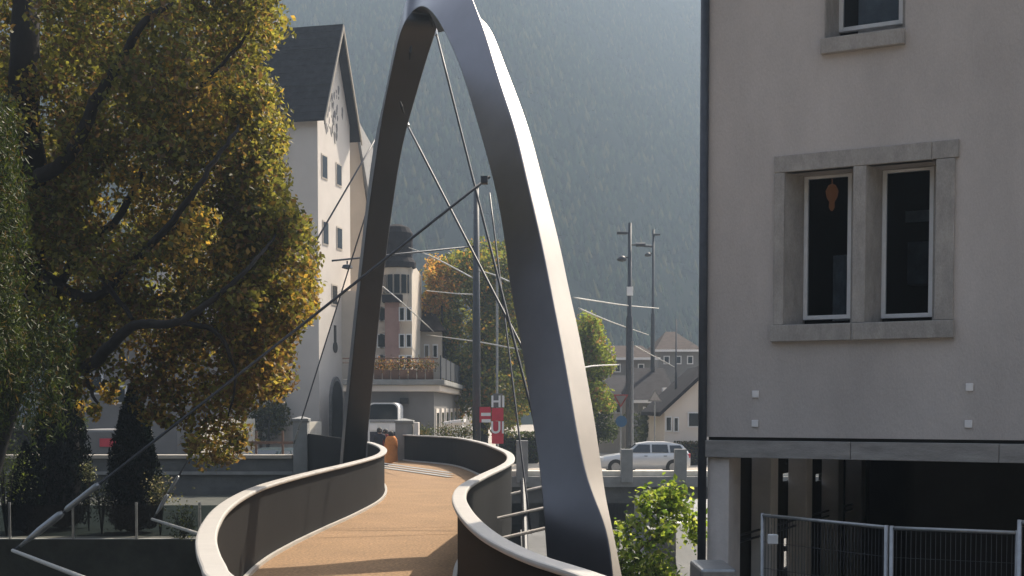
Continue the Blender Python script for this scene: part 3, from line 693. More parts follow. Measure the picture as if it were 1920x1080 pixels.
# ------------------------------------------------------------------ TOWER HOUSE
tw = empty('tower_house', (-9.4,63,-1), 'tall white tower house with steep dark slate roof and painted gable', 'house')
g = Vector((.234,.972,0)); l = Vector((-.972,.234,0)); t0 = Vector((W(597,500,63).x,63,0)); GW = 4.4; LW = 9.0; ez = W(600,200,63).z; rz_ = 20.9
def TP(a, b, z): return Vector((t0.x+g.x*a+l.x*b, t0.y+g.y*a+l.y*b, z))
gate = TP(1.2,0,0)
def fpx(px, py):  # pixel on the gable face
    q = WP(px, py, t0, Vector((.972,-.234,0))); return ((q-t0).dot(g), q.z)
mb = MB()
mb.add([TP(0,0,-1),TP(GW,0,-1),TP(GW,0,ez),TP(GW/2,0,rz_+.1),TP(0,0,ez)], [(0,1,2,3,4)])
mb.add([TP(0,0,-1),TP(0,0,ez),TP(0,LW,ez),TP(0,LW,-1)], [(0,1,2,3)])
mb.add([TP(GW,0,-1),TP(GW,0,ez),TP(GW,LW,ez),TP(GW,LW,-1)], [(0,1,2,3)])
mb.add([TP(0,LW,-1),TP(GW,LW,-1),TP(GW,LW,ez),TP(GW/2,LW,rz_+.1),TP(0,LW,ez)], [(0,1,2,3,4)])
mb.build('wall', M['white'], tw)
ov = .38; rs = (rz_+.1-ez)/(GW/2)
for s_, (a0, a1) in enumerate(((-ov, GW/2), (GW+ov, GW/2))):
    zz = ez-ov*rs
    rf = MB().add([TP(a0,-.5,zz+.1),TP(a1,-.5,rz_+.3),TP(a1,LW+.3,rz_+.3),TP(a0,LW+.3,zz+.1),TP(a0,-.5,zz-.02),TP(a1,-.5,rz_+.12),TP(a1,LW+.3,rz_+.12),TP(a0,LW+.3,zz-.02)],
      [(0,1,2,3),(4,5,6,7),(0,1,5,4),(3,2,6,7),(0,3,7,4)]).build('roof', M['slate'], tw)
    # barge board
    MB().prism([TP(a0,-.56,zz-.2),TP(a1,-.56,rz_-.02),TP(a1,-.56,rz_+.26),TP(a0,-.56,zz+.08)], l*.07).build('barge_board', M['pale'], rf)
    if s_ == 0:   # slate courses
        for k in range(1, 14):
            f = k/14; a_ = a0+(a1-a0)*f; z_ = zz+.1+(rz_+.2-zz)*f
            MB().prism([TP(a_,-.5,z_+.0),TP(a_-.012,-.5,z_+.015),TP(a_+.02,-.5,z_+.055)], l*(LW+.7)).build('slate_course', M['slate'], rf)
        for f in (.33,.72):
            a_ = a0+(a1-a0)*f; z_ = zz+.1+(rz_+.2-zz)*f
            MB().tube([TP(a_-.12,-.3,z_+.1),TP(a_-.12,LW,z_+.1)], .035, 6).build('snow_guard', M['slate'], rf)
def twin(px, py, w_, h_, name='window', arch_=False):
    s, z = fpx(px, py)
    P = lambda a, z, d: TP(a, -d, z)
    f = MB().prism([P(s-w_/2-.08,z-h_/2-.08,0),P(s+w_/2+.08,z-h_/2-.08,0),P(s+w_/2+.08,z+h_/2+.08,0),P(s-w_/2-.08,z+h_/2+.08,0)], -l*.03)
    o = f.build(name, M['cream'], tw)
    if arch_: pass
    MB().prism([P(s-w_/2,z-h_/2,.03),P(s+w_/2,z-h_/2,.03),P(s+w_/2,z+h_/2,.03),P(s-w_/2,z+h_/2,.03)], -l*.012).build('pane', M['darkglass'], o)
for px,py,h_ in ((608,313,1.05),(635,328,1.0),(610,437,1.05),(636,447,1.0),(627,553,.9)): twin(px,py,.62,h_)
# slit with round foot
s, z = fpx(628,638); o = MB().prism([TP(s-.15,-.001,z-.2),TP(s+.15,-.001,z-.2),TP(s+.15,-.001,z+.75),TP(s-.15,-.001,z+.75)], -l*.03).build('slit_window', M['darkglass'], tw)
MB().prism([TP(s+.3*math.cos(a),-.001,z-.35+.3*math.sin(a)) for a in [k*math.pi/6 for k in range(12)]], -l*.035).build('slit_foot', M['darkglass'], o)
# arched door
s, zt_ = fpx(628,706); s2 = .85
dp = [TP(s-s2,-.002,-1),TP(s+s2,-.002,-1)]+[TP(s+s2*math.cos(a),-.002,zt_-1.3+1.3*math.sin(a)) for a in [k*math.pi/12 for k in range(13)]]
o = MB().prism(dp, -l*.10).build('door_surround', M['fresco'], tw)
dp = [TP(s-s2*.82,-.103,-1),TP(s+s2*.82,-.103,-1)]+[TP(s+s2*.82*math.cos(a),-.103,zt_-1.3+1.08*math.sin(a)) for a in [k*math.pi/12 for k in range(13)]]
MB().prism(dp, -l*.03).build('door', M['dark'], o)
# painted ornament on the gable (flat paint marks)
fr = MB(); random.seed(3)
for k in range(46):
    px = random.gauss(624,8.5); py = random.uniform(160,258); 
    if px > 645 or px < 606: continue
    s, z = fpx(px,py); r = random.uniform(.08,.3); a0 = random.uniform(0,3.1)
    pl = [TP(s+r*random.uniform(.3,1)*math.cos(a0+a)*.6,-.004,z+r*random.uniform(.5,1.5)*math.sin(a0+a)) for a in [i*math.pi/4 for i in range(8)]]
    fr.prism(pl, -l*(.004+k*.0004))
fo = tag(fr.build('gable_painting', M['fresco'], tw), kind='stuff')
# hanging oriel of dark timber on the shaded side
o = MB(); 
for (b0,b1,z0,z1) in ((2.0,3.1,W(530,318,63.5).z,W(530,240,63.5).z),): o.prism([TP(-.0,b0,z0),TP(-.55,b0+.1,z0),TP(-.55,b1-.1,z0),TP(0,b1,z0)], (0,0,z1-z0))
o.build('oriel', M['wood'], tw)
b_ = 2.0; pa_ = TP(-.03,b_-.08,0); MB().tube([(pa_.x,pa_.y,W(547,318,63.4).z),(pa_.x,pa_.y,W(547,200,63.4).z)], .10, 8).build('gutter_pipe', M['wood'], tw)
b_ = 3.1; pa_ = TP(-.05,b_,0); MB().tube([(pa_.x,pa_.y,-.3),(pa_.x,pa_.y,W(520,600,63.6).z)], .07, 8).build('gutter_pipe', M['wood'], tw)
MB().prism([TP(-.06,-.06,-1),TP(-.06,LW,-1),TP(-.02,LW,-1),TP(-.02,-.02,-1)], (0,0,.55)).build('plinth', M['conc'], tw)
# beige house behind the tower
bh = empty('beige_house', (-9,71,-1), 'beige gabled house edge just behind the tower house', 'house')
a = W(640,240,71); b = W(668,232,71); c = W(692,420,71)
MB().prism([(a.x-4,71,-1),(W(694,0,71).x,71,-1),(c.x,71,c.z),(b.x,71,b.z),(a.x-4,71,a.z)], (0,8,0)).build('wall', M['cream'], bh)
MB().prism([(b.x-.1,70.7,b.z+.15),(c.x+.15,70.7,c.z),(c.x+.3,70.7,c.z+.05),(b.x,70.7,b.z+.4)], (0,8.6,0)).build('roof', M['greyr'], bh)
# ------------------------------------------------------------------ LOW GREY BUILDING WITH ROOF TERRACE
lb_ = empty('terrace_building', (-6,58,-1), 'low grey building with pale cornice and a roof terrace full of planters', 'building')
Y0 = 58; xl = W(640,0,Y0).x; xc = W(812,0,Y0).x; cz0 = W(750,734,Y0).z; cz1 = W(750,712,Y0).z
bx, by = W(884,0,92).x, 92.0
P4 = [(xl,Y0),(xc,Y0),(bx,by),(xl-2,by)]
MB().prism([(x,y,-1) for x,y in P4], (0,0,cz0+1)).build('wall', M['greyr'], lb_)
def offp(P4, d): return [(P4[0][0],P4[0][1]-d),(P4[1][0]+d,P4[1][1]-d),(P4[2][0]+d,P4[2][1]+d),(P4[3][0],P4[3][1]+d)]
MB().prism([(x,y,cz0) for x,y in offp(P4,.30)], (0,0,(cz1-cz0)*.55)).build('cornice', M['white'], lb_, bevel=.05)
MB().prism([(x,y,cz0+(cz1-cz0)*.55) for x,y in offp(P4,.5)], (0,0,(cz1-cz0)*.45)).build('roof_slab', M['conc'], lb_, bevel=.03)
sd_ = Vector((bx-xc,by-Y0,0)).normalized(); sn = Vector((sd_.y,-sd_.x,0)); sL = math.hypot(bx-xc,by-Y0)
for k in range(7):
    a = .8+k*3.2; p = Vector((xc,Y0,0))+sd_*a
    fr = MB().prism([p+sn*.002+Vector((0,0,.1)),p+sd_*1.7+sn*.002+Vector((0,0,.1)),p+sd_*1.7+sn*.002+Vector((0,0,1.95)),p+sn*.002+Vector((0,0,1.95))], sn*.04).build('window', M['white'], lb_)
    MB().prism([p+sd_*.25+sn*.043+Vector((0,0,.3)),p+sd_*1.4+sn*.043+Vector((0,0,.3)),p+sd_*1.4+sn*.043+Vector((0,0,1.75)),p+sd_*.25+sn*.043+Vector((0,0,1.75))], sn*.015).build('pane', M['darkglass'], fr)
# lamp box on front
p = W(758,752,Y0-.2); MB().box(p.x-.18,p.x+.18,p.y-.2,p.y+.2,p.z-.12,p.z+.14).build('lamp_box', M['dark'], lb_)
# planters and railing
tz = cz1
for k in range(9):
    x = xl+.6+k*((xc-xl-.6)/9); 
    pl = MB().box(x+.03,x+(xc-xl-.6)/9-.03,Y0-.25,Y0+.1,tz+.02,tz+.45).build('planter_box', M['wood'], lb_, bevel=.02)
    n = 260; q = RN.normal(size=(n,3))*np.array([.16,.12,.16])+np.array([x+.22,Y0-.07,tz+.62])
    f_ = leaves('planter_flowers', q, .09, [(.09,.06,.02),(.25,.11,.06),(.40,.30,.2),(.05,.06,.02)], [3,2,1,3], M['leaf'], pl); 
MB().tube([(xl,Y0-.3,tz+.95),(xc+.2,Y0-.3,tz+.95)], .03, 6).build('terrace_rail', M['wood'], lb_)
MB().tube([(xl,Y0-.3,tz+.75),(xc+.2,Y0-.3,tz+.75)], .02, 6).build('terrace_rail', M['wood'], lb_)
for k in range(10):
    p = Vector((xc+.3,Y0,0))+sd_*(k*3.3); MB().box(p.x-.03,p.x+.03,p.y-.03,p.y+.03,tz,tz+1.1).build('rail_post', M['dsteel'], lb_)
pa = Vector((xc+.3,Y0,tz+.1)); pb = pa+sd_*24
MB().prism([pa,pb,pb+Vector((0,0,.95)),pa+Vector((0,0,.95))], sn*-.03).build('screen_panel', M['dsteel'], lb_)
# ------------------------------------------------------------------ TURRETED HOUSE
th_ = empty('turreted_house', (-5.5,66,-1), 'ornate pink and white house with a dark capped corner turret behind the arch leg', 'house')
Yt = 66
def bx_(px0,px1,py0,py1,Y,d): 
    a = W(px0,py1,Y); b = W(px1,py0,Y); return (a.x,b.x,Y,Y+d,a.z,b.z)
MB().box(*bx_(640,742,545,800,Yt,9)).build('wall', M['cream'], th_)
MB().box(*bx_(722,748,560,705,Yt-.6,.599)).build('bay', M['pink'], th_)
MB().box(*bx_(748,772,490,705,Yt-.2,7)).build('wing_wall', M['cream'], th_)
tc = W(745,600,Yt+.3); rT = 29/F*Yt
ztb = W(745,560,Yt).z; ztt = W(745,505,Yt).z; zcap = W(745,420,Yt).z
MB().lathe((tc.x,tc.y,0), [(rT*.85,ztb-.6),(rT,ztb),(rT,ztt),(rT*1.05,ztt+.05)], 16).build('turret', M['cream'], th_, smooth=False)
MB().lathe((tc.x,tc.y,0), [(rT*.9,ztt+.02),(rT*1.22,ztt+.1),(rT*1.22,ztt+.35),(rT*1.0,ztt+.6),(rT*1.02,zcap-.45),(rT*.8,zcap-.15),(rT*.35,zcap),(0.01,zcap+.05)], 16).build('turret_cap', M['slate'], th_)
for a in (-2.4,-1.95,-1.5,-1.05,-.6):
    p = Vector((tc.x+rT*1.0*math.cos(a), tc.y+rT*1.0*math.sin(a), 0)); rd = Vector((math.cos(a),math.sin(a),0)); tg = Vector((-rd.y,rd.x,0))
    MB().prism([p-tg*.14+Vector((0,0,ztb+.25)),p+tg*.14+Vector((0,0,ztb+.25)),p+tg*.14+Vector((0,0,ztt-.3)),p-tg*.14+Vector((0,0,ztt-.3))], rd*.03).build('turret_window', M['darkglass'], th_)
MB().box(*bx_(716,754,552,566,Yt-.9,.9)).build('dark_canopy', M['slate'], th_)
for px in (712,718,753,766):
    for py in (590,640,680):
        b4 = bx_(px-3,px+4,py-12,py+10,Yt-.64 if px > 745 else Yt-.05,.04)
        f_ = MB().box(b4[0]-.06,b4[1]+.06,b4[2]+.0,b4[3],b4[4]-.06,b4[5]+.06).build('window', M['wframe'], th_)
        MB().box(b4[0],b4[1],b4[2]-.02,b4[2]-.001,b4[4],b4[5]).build('pane', M['darkglass'], f_)
gh = empty('side_house', (-3.9,72,-1), 'pale house with brown hipped roof between the turret and the street tree', 'house')
MB().box(*bx_(766,828,622,760,72,8)).build('wall', M['cream'], gh)
a = W(760,620,71.5); b = W(835,622,71.5); tp_ = W(782,548,74).z; tx0 = W(765,0,74).x; tx1 = W(788,0,74).x
MB().add([(a.x,71.5,a.z),(b.x,71.5,a.z),(b.x,81,a.z),(a.x,81,a.z),(tx0,75,tp_),(tx1,75,tp_)], [(0,1,5,4),(1,2,5),(2,3,4,5),(3,0,4),(0,1,2,3)]).build('roof', M['brownroof'], gh)
for px in (780,800,816):
    f_ = MB().box(*bx_(px-5,px+5,645,672,71.96,.04)).build('window', M['wframe'], gh); MB().box(*bx_(px-3,px+3,648,669,71.93,.029)).build('pane', M['darkglass'], gh and f_)
# ------------------------------------------------------------------ MIDDLE TREES
def crowntree(name, label, cat, base, blobs, cols, wts, lsz, dens, trunkr, ctop):
    e = empty(name, base, label, cat)
    P = []
    for (x,y,Y,r) in blobs:
        c = np.array(W(x,y,Y)); n = int(dens*r*r)
        p = RN.normal(size=(n,3)); p /= np.linalg.norm(p,axis=1)[:,None]; p *= (RN.uniform(0,1,n)**.4*r)[:,None]; P.append(c+p)
    leaves('crown', np.concatenate(P), lsz, cols, wts, M['leaf'], e)
    MB().tube([base, Vector(base).lerp(ctop,.5)+Vector((.1,0,0)), ctop], [trunkr,trunkr*.8,trunkr*.3], 9).build('trunk', M['bark'], e, smooth=True)
    return e
random.seed(11)
bl = []
while len(bl) < 150:
    x = random.uniform(795,1000); y = random.uniform(470,800)
    cx = 905+(y-620)*.05; hw = 95*math.sqrt(max(0,1-((y-640)/175)**2))+8
    if abs(x-cx) > hw: continue
    bl.append((x,y,random.uniform(72,80),random.uniform(.5,1.2)))
crowntree('street_tree', 'large green tree tinged orange on its left, behind the grey mast', 'tree', Vector((W(905,0,76).x,76,-1)), bl, [(.12,.14,.04),(.07,.09,.03),(.20,.18,.05),(.30,.17,.06)], [4,4,2,1], .26, 330, .3, W(905,560,76))
bl = []
for k in range(16): bl.append((random.gauss(822,16),random.uniform(490,580),random.uniform(71.5,74),random.uniform(.3,.8)))
crowntree('orange_tree', 'smaller tree with orange leaves at the left of the large street tree', 'tree', Vector((W(830,0,73).x,73,-1)), bl, [(.42,.22,.08),(.28,.20,.07),(.15,.14,.05)], [3,3,2], .22, 420, .15, W(828,560,73))
bl = [(1108+random.gauss(0,11)*(.5+ (y-590)/170), y, random.uniform(69,72), random.uniform(.35,.8)) for y in [random.uniform(600,770) for k in range(60)]]
crowntree('slender_tree', 'slender yellow green tree just right of the near arch leg', 'tree', Vector((W(1110,0,70).x,70,-1)), bl, [(.20,.24,.06),(.12,.16,.04),(.25,.16,.08)], [4,4,1], .22, 500, .15, W(1108,640,70))
bl = [(random.uniform(1100,1150), random.uniform(740,820), random.uniform(72,74), random.uniform(.4,.8)) for k in range(14)]
crowntree('roadside_bush', 'dark green bush behind the bonnet of the silver car', 'bush', Vector((W(1120,0,73).x,73,-1)), bl, [(.05,.07,.025),(.03,.045,.02)], [1,1], .2, 420, .08, W(1120,780,73))
bl = [(random.gauss(1222,20), random.uniform(775,830), random.uniform(76,79), random.uniform(.4,.8)) for k in range(16)]
crowntree('rounded_bush', 'dark rounded bush behind the silver car, below the warning sign', 'bush', Vector((W(1222,0,78).x,78,-1)), bl, [(.04,.05,.025),(.03,.04,.02)], [1,1], .2, 420, .08, W(1222,800,78))
for i,(px,lab) in enumerate(((792,'potted plant nearest the street pillar, behind the parapet'),(870,'rounded potted plant at the foot of the grey mast'),(835,'potted plant in the middle of the row behind the parapet'))):
    c = W(px,812,50); e = empty('potted_plant', (c.x,50,-1), lab, 'potted plant', 'pots along the quay')
    leaves('foliage', RN.normal(size=(500,3))*np.array([.22,.2,.15])+np.array([c.x,50,c.z]), .09, [(.04,.05,.02),(.10,.08,.05)], [3,1], M['leaf'], e)
    MB().lathe((c.x,50,-1), [(.2,0),(.3,c.z+.7)], 12).build('pot', M['greyr'], e)
# pale awning wall behind potted plants
aw = empty('market_stall', (W(850,0,54).x,54,-1), 'white canvas stall with a sloping top behind the potted plants', 'stall')
a = W(836,792,54); b = W(866,787,54)
MB().prism([(a.x,54,-.95),(b.x,54,-.95),(b.x,54,b.z-.1),(a.x,54,a.z-.1)], (0,2,0)).build('canvas_side', M['signw'], aw)
MB().prism([(a.x-.1,53.8,a.z-.1),(b.x+.1,53.8,b.z-.1),(b.x+.1,53.8,b.z+.02),(a.x-.1,53.8,a.z+.02)], (0,2.3,0)).build('canvas_top', M['signw'], aw)
# ------------------------------------------------------------------ MASTS, LAMPS, WIRES
def mast(px, ytop, Y, r, label, zb=-1.0, m='dsteel'):
    t = W(px, ytop, Y); e = empty('street_mast', (t.x,Y,zb), label, 'mast')
    MB().tube([(t.x,Y,zb),(t.x,Y,zb+(t.z-zb)*.62),(t.x,Y,zb+(t.z-zb)*.63),(t.x,Y,t.z)], [r,r*.92,r*.62,r*.5], 14).build('pole', M[m], e, smooth=True)
    MB().lathe((t.x,Y,zb), [(r*1.8,0),(r*1.8,.12),(r*1.2,.3)], 14).build('base_collar', M[m], e)
    return e, t
m1 = empty('grey_mast', (W(894,0,50).x,50,-1), 'thick blue grey steel mast standing right of the street tree between the arch legs', 'mast')
t = W(893,352,50); MB().tube([(t.x,50,-1),(t.x,50,5),(t.x,50,t.z)], [.165,.15,.10], 16).build('pole', M['dsteel'], m1, smooth=True)
MB().lathe((t.x,50,t.z), [(.10,0),(.12,.03),(.02,.12)], 12).build('cap', M['dsteel'], m1)
MB().lathe((t.x,50,-1), [(.3,0),(.3,.1),(.2,.25)], 14).build('base_collar', M['dsteel'], m1)
m2, t2 = mast(1181,418,60,.17,'utility mast with two lamps on its left, rising behind the silver car')
def lamp(e, px, py, Y, px_to, ball=True):
    a = W(px,py,Y); b = W(px_to,py-3,Y)
    ar = MB().tube([b, a+Vector((0,0,.12))], .04, 6).build('lamp_arm', M['dsteel'], e)
    if ball: MB().lathe(a, [(.02,.16),(.12,.14),(.24,.0),(.2,-.08),(.02,-.12)], 12).build('lamp_head', M['dsteel'], ar, smooth=True)
    else: MB().box(a.x-.28,a.x+.2,a.y-.12,a.y+.12,a.z+.02,a.z+.13).build('lamp_head', M['dsteel'], ar, bevel=.02)
lamp(m2,1168,440,60,1181,False); lamp(m2,1166,486,60,1181); p = W(1181,546,59.8); MB().box(p.x-.14,p.x+.14,p.y-.1,p.y,p.z-.2,p.z+.2).build('number_plate', M['signw'], m2)
q = W(1196,459,60); MB().tube([W(1181,459,60), q], .035, 6).tube([q+Vector((-.1,0,0)), q+Vector((.35,0,0))], .09, 8).build('bracket', M['dsteel'], m2)
m3, t3 = mast(1225,430,84,.15,'thinner utility mast behind, right of the one with two lamps')
lamp(m3,1232,442,84,1225,False); lamp(m3,1215,478,84,1225); MB().tube([W(1208,461,84), W(1225,462,84)], .08, 8).build('bracket', M['dsteel'], m3)
m4, t4 = mast(1268,598,72,.07,'slim lamp post in front of the white gabled house')
tag(MB().tube([W(1186,640,58),W(1186,846,58)], .05, 8).build('slim_pole', M['steel']), 'thin grey pole touching the right side of the two-lamp utility mast', 'pole')
tag(MB().tube([W(932,520,62),W(932,845,62)], .06, 8).build('slim_pole', M['steel']), 'thin pale pole behind the red banner, right of the thick grey mast', 'pole')
wi = [((1075,558,40),(1178,573,60),(1235,578,84),'upper overhead wire running from the arch leg to the two utility masts'),
      ((1085,578,38),(1150,605,52),(1216,628,84),'lower overhead wire sloping from the arch leg to the rear utility mast'),
      ((1190,648,60),(1215,662,66),(1264,688,72),'overhead wire between the two-lamp mast and the slim lamp post'),
      ((1085,692,40),(1115,686,45),(1160,684,60),'short low overhead wire right of the arch leg'),
      ((766,464,66),(812,482,58),(886,521,50),'pale overhead wire from the turret to the grey mast'),
      ((714,534,64),(768,580,60),(832,640,80),'pale overhead wire sloping down in front of the side house'),
      ((800,628,70),(890,640,56),(972,655,48),'pale overhead wire crossing low in front of the street tree'),
      ((898,507,50),(925,515,46),(955,528,42),'short pale overhead wire right of the grey mast'),
      ((800,545,70),(850,550,60),(888,552,50),'thin overhead wire in the street tree left of the grey mast')]
for a,b,c,lab in wi:
    P = crom([W(*a),W(*b),W(*c)], 8); tag(MB().tube(P, .028, 6).build('overhead_wire', M['arm'], smooth=True), lab, 'wire', 'overhead wires')
tag(MB().tube(crom([W(622,489,46),W(700,481,46.5),W(780,473,47.5),W(889,462,50)],6), .035, 6).build('span_wire', M['dsteel'], smooth=True), 'dark span wire running left from the grey mast behind the far arch leg', 'wire')
hl = empty('hanging_lamp', W(650,490,46), 'small dark street lamp hanging from the span wire left of the far arch leg', 'lamp')
p = W(651,492,46); MB().tube([p+Vector((0,0,.05)), p+Vector((0,0,-.12))], .03, 6).build('hanger', M['dsteel'], hl); MB().lathe(p+Vector((0,0,-.2)), [(.02,.14),(.16,.1),(.2,.0),(.02,-.05)], 12).build('lamp_head', M['dsteel'], hl)
# ------------------------------------------------------------------ SIGNS
def textmesh(txt, size, loc, m, parent, name='letters', sx=1.0):
    cu = bpy.data.curves.new(name,'FONT'); cu.body = txt; cu.size = size; cu.align_x = 'CENTER'; cu.extrude = .012; cu.offset = .012
    to = bpy.data.objects.new(name, cu); C.objects.link(to); bpy.context.view_layer.update()
    me = bpy.data.meshes.new_from_object(to.evaluated_get(bpy.context.evaluated_depsgraph_get())); C.objects.unlink(to); bpy.data.objects.remove(to)
    me.materials.clear(); me.materials.append(m)
    o = bpy.data.objects.new(name, me); C.objects.link(o); o.parent = parent; o.rotation_euler.x = R(90); o.scale.x = sx
    o.location = Vector(loc)-origin(parent); return o
YS = 49
bn = empty('banner_sign', (W(930,0,YS).x,YS,-1), 'red and white banner with the letters HI above UI', 'banner')
def brect(px0,px1,py0,py1,m,name,Y=YS,d=.04):
    a = W(px0,py1,Y); b = W(px1,py0,Y); return MB().box(a.x,b.x,Y,Y+d,a.z,b.z).build(name, m, bn)
brect(922,944,765,789,M['red'],'red_panel'); brect(922,944,790,832,M['red'],'red_panel')
brect(899,920,763,792,M['red'],'side_flag'); brect(902,920,774,780,M['signw'],'flag_stripe',YS-.03,.025); brect(903,920,786,792,M['signw'],'flag_stripe',YS-.03,.025)
brect(924,943,738,764,M['greyr'],'grey_panel',YS+.02)
MB().tube([W(932,735,YS+.1),W(932,850,YS+.1)],.03,6).build('pole',M['steel'],bn)
textmesh('HI', .62, W(933.5,763,YS-.03), M['signw'], bn, sx=.92); textmesh('UI', .64, W(933,812,YS-.03), M['signw'], bn, sx=.9)
def sign(px, py, Y, r, shape, face, rim, label, cat='road sign'):
    c = W(px,py,Y); e = empty('road_sign', (c.x,Y,-1), label, cat)
    MB().tube([(c.x,Y+.06,-1),(c.x,Y+.06,c.z+r*.6)], .035, 8).build('post', M['steel'], e)
    if shape == 'round': an = [k*math.pi/10 for k in range(20)]
    elif shape == 'down': an = [R(-90),R(30),R(150)]
    else: an = [R(90),R(210),R(330)]
    P = lambda q, y: [(c.x+q*math.cos(a),y,c.z+q*math.sin(a)) for a in an]
    MB().prism(P(r,Y), (0,.02,0)).build('rim', rim, e); MB().prism(P(r*.72 if shape!='round' else r*.9,Y-.006), (0,.005,0)).build('face', face, e)
    return e, c
e,_ = sign(1164,748,58,.40,'down',M['greyr'],M['redcloth'],'give way triangle pointing down on a post left of the two-lamp mast')
c = W(1165,790,57.9)
tag(MB().prism([(c.x+.26*math.cos(k*math.pi/10),57.88,c.z+.26*math.sin(k*math.pi/10)) for k in range(20)], (0,.03,0)).build('round_sign', M['blue']), 'round blue sign below the give way triangle', 'road sign')
sign(1228,745,64,.42,'up',M['stone'],M['greyr'],'pale upright warning triangle on a post right of the two-lamp mast')
# ------------------------------------------------------------------ ROAD BRIDGE
rbg = empty('road_bridge', (7,52,-1), 'concrete road bridge with square parapet posts carrying the silver car', 'bridge')
kz = W(1200,893,52).z; rz0 = -1.0
MB().box(-.5,22,52,66,rz0-.45,rz0).build('roadway', M['pale'], rbg)
MB().box(-.5,22,51.6,51.998,W(1200,905,52).z-.15,W(1200,893,52).z).build('edge_beam', M['conc'], rbg)
MB().box(-.5,22,51.85,51.997,W(1200,943,52).z-.0,W(1200,905,52).z-.152).build('girder', M['dconc'], rbg)
MB().box(-.5,22,51.999,52.5,kz+.0,W(1200,883,52).z).build('kerb_stone', M['bank'], rbg, bevel=.02)
for px in (979,1060,1152,1175,1276,1390):
    if px == 1152: continue
    a = W(px-11,842 if px>1000 else 826,51.7); b = W(px+11,842,51.7); MB().box(a.x,b.x,51.5,51.95,W(px,905,51.7).z,a.z).build('parapet_post', M['conc'], rbg, bevel=.02)
for k in range(5):
    x = .5+k*4.2; MB().box(x,x+.6,52.4,65.5,-4.6,rz0-.452).build('bridge_pier', M['dconc'], rbg)
MB().box(-.5,22,65.5,65.98,-4.6,rz0-.46).build('abutment', M['dconc'], rbg)
# ------------------------------------------------------------------ CARS
def make_car(name, label, paint, loc, rz, L=4.15):
    e = empty(name, loc, label, 'car', rz=rz)
    # stations x from front (-L/2) to rear: (x, zbottom, zbelt, halfwidth)
    st_ = [(-.50,.38,.62,.62),(-.485,.26,.70,.76),(-.40,.22,.80,.85),(-.27,.22,.90,.87),(-.10,.22,.93,.88),(.15,.22,.95,.88),(.35,.24,.97,.87),(.455,.28,.98,.83),(.495,.34,.90,.74)]
    mb = MB(); vs = []
    for f,zb,zt,hw in st_:
        x = f*L; vs += [(x,-hw*.92,zb),(x,-hw,zb+.15),(x,-hw,zt-.14),(x,-hw*.90,zt),(x,hw*.90,zt),(x,hw,zt-.14),(x,hw,zb+.15),(x,hw*.92,zb)]
    fs = [(i*8+k, i*8+(k+1)%8, i*8+8+(k+1)%8, i*8+8+k) for i in range(len(st_)-1) for k in range(8)]
    fs += [tuple(range(8)), tuple(reversed(range(len(vs)-8,len(vs))))]
    mb.add(vs, fs); body = mb.build('body', paint, e, smooth=True, local=True, bevel=.02)
    gh_ = [(-.235,.90,.80),(-.08,1.36,.64),(.05,1.44,.63),(.25,1.43,.63),(.40,1.32,.61),(.475,.96,.74)]
    vs = []
    for f,zt,hw in gh_: vs += [(f*L,-hw,zt),(f*L,hw,zt)]
    low = [(-.235,.88,.82),(.475,.88,.80)]
    mb = MB(); n = len(gh_)
    mb.add(vs, [(2*i,2*i+1,2*i+3,2*i+2) for i in range(n-1)])
    for s_ in (0,1):
        P = [Vector(vs[2*i+s_]) for i in range(n)]; base = [Vector((p.x,(-.80 if s_==0 else .80),.90)) for p in P]
        for i in range(n-1): mb.add([P[i],P[i+1],base[i+1],base[i]], [(0,1,2,3)])
    cab = mb.build('roof', paint, e, local=True, bevel=.01)
    for s_ in (-1,1):
        for (f0,f1,t0_,t1_) in ((-.165,.055,-.07,.055),(.075,.255,.075,.245),(.275,.435,.268,.385)):
            z0 = .97; z1 = 1.33 if f0 < .2 else 1.29
            yb = .795; yt = .665
            MB().prism([(f0*L,s_*yb,z0),(f1*L,s_*yb,z0),(t1_*L,s_*yt,z1),(t0_*L,s_*yt,z1)], (0,s_*.012,0)).build('side_window', M['darkglass'], cab, local=True)
    MB().prism([(-.228*L,-.7,.94),(-.228*L,.7,.94),(-.095*L,.58,1.34),(-.095*L,-.58,1.34)], (-.02,0,.02)).build('windscreen', M['darkglass'], cab, local=True)
    MB().prism([(.478*L,-.64,1.0),(.478*L,.64,1.0),(.415*L,.54,1.29),(.415*L,-.54,1.29)], (.02,0,.02)).build('rear_window', M['darkglass'], cab, local=True)
    for f in (-.32,.31):
        for s_ in (-1,1):
            c = Vector((f*L, s_*.80, .31))
            w_ = MB().tube([c-Vector((0,.09,0)), c+Vector((0,.09,0))], .31, 22).build('wheel', M['rubber'], e, local=True, bevel=.02)
            MB().tube([c+Vector((0,s_*.088,0)), c+Vector((0,s_*.10,0))], .20, 16).build('rim', M['steel'], w_, local=True)
            MB().tube([c+Vector((0,s_*.085-.0,0)), c+Vector((0,s_*.087,0))], .36, 22).build('wheel_arch', M['rubber'], body, local=True)
    for s_ in (-1,1):
        MB().box(-.497*L,-.45*L,s_*.66-.13,s_*.66+.13,.60,.74).build('headlight', M['wframe'], body, local=True, bevel=.02)
        MB().box(.455*L,.492*L,s_*.68-.10,s_*.68+.10,.72,.93).build('tail_light', M['red'], body, local=True, bevel=.02)
        MB().box(-.17*L,-.14*L,s_*.94-.07,s_*.94+.07,.96,1.08).build('mirror', paint, cab, local=True, bevel=.02)
        for f in (-.01,.2): MB().box(f*L,f*L+.14,s_*.885-.012,s_*.885+.012,.80,.83).build('door_handle', M['dsteel'], body, local=True)
    MB().box(-.503*L,-.46*L,-.7,.7,.30,.44).build('bumper', paint, body, local=True, bevel=.03)
    return e
make_car('silver_car', 'silver hatchback driving left over the road bridge', M['silver'], (W(1210,0,58.5).x,58.5,-1.0), 0, 4.15)
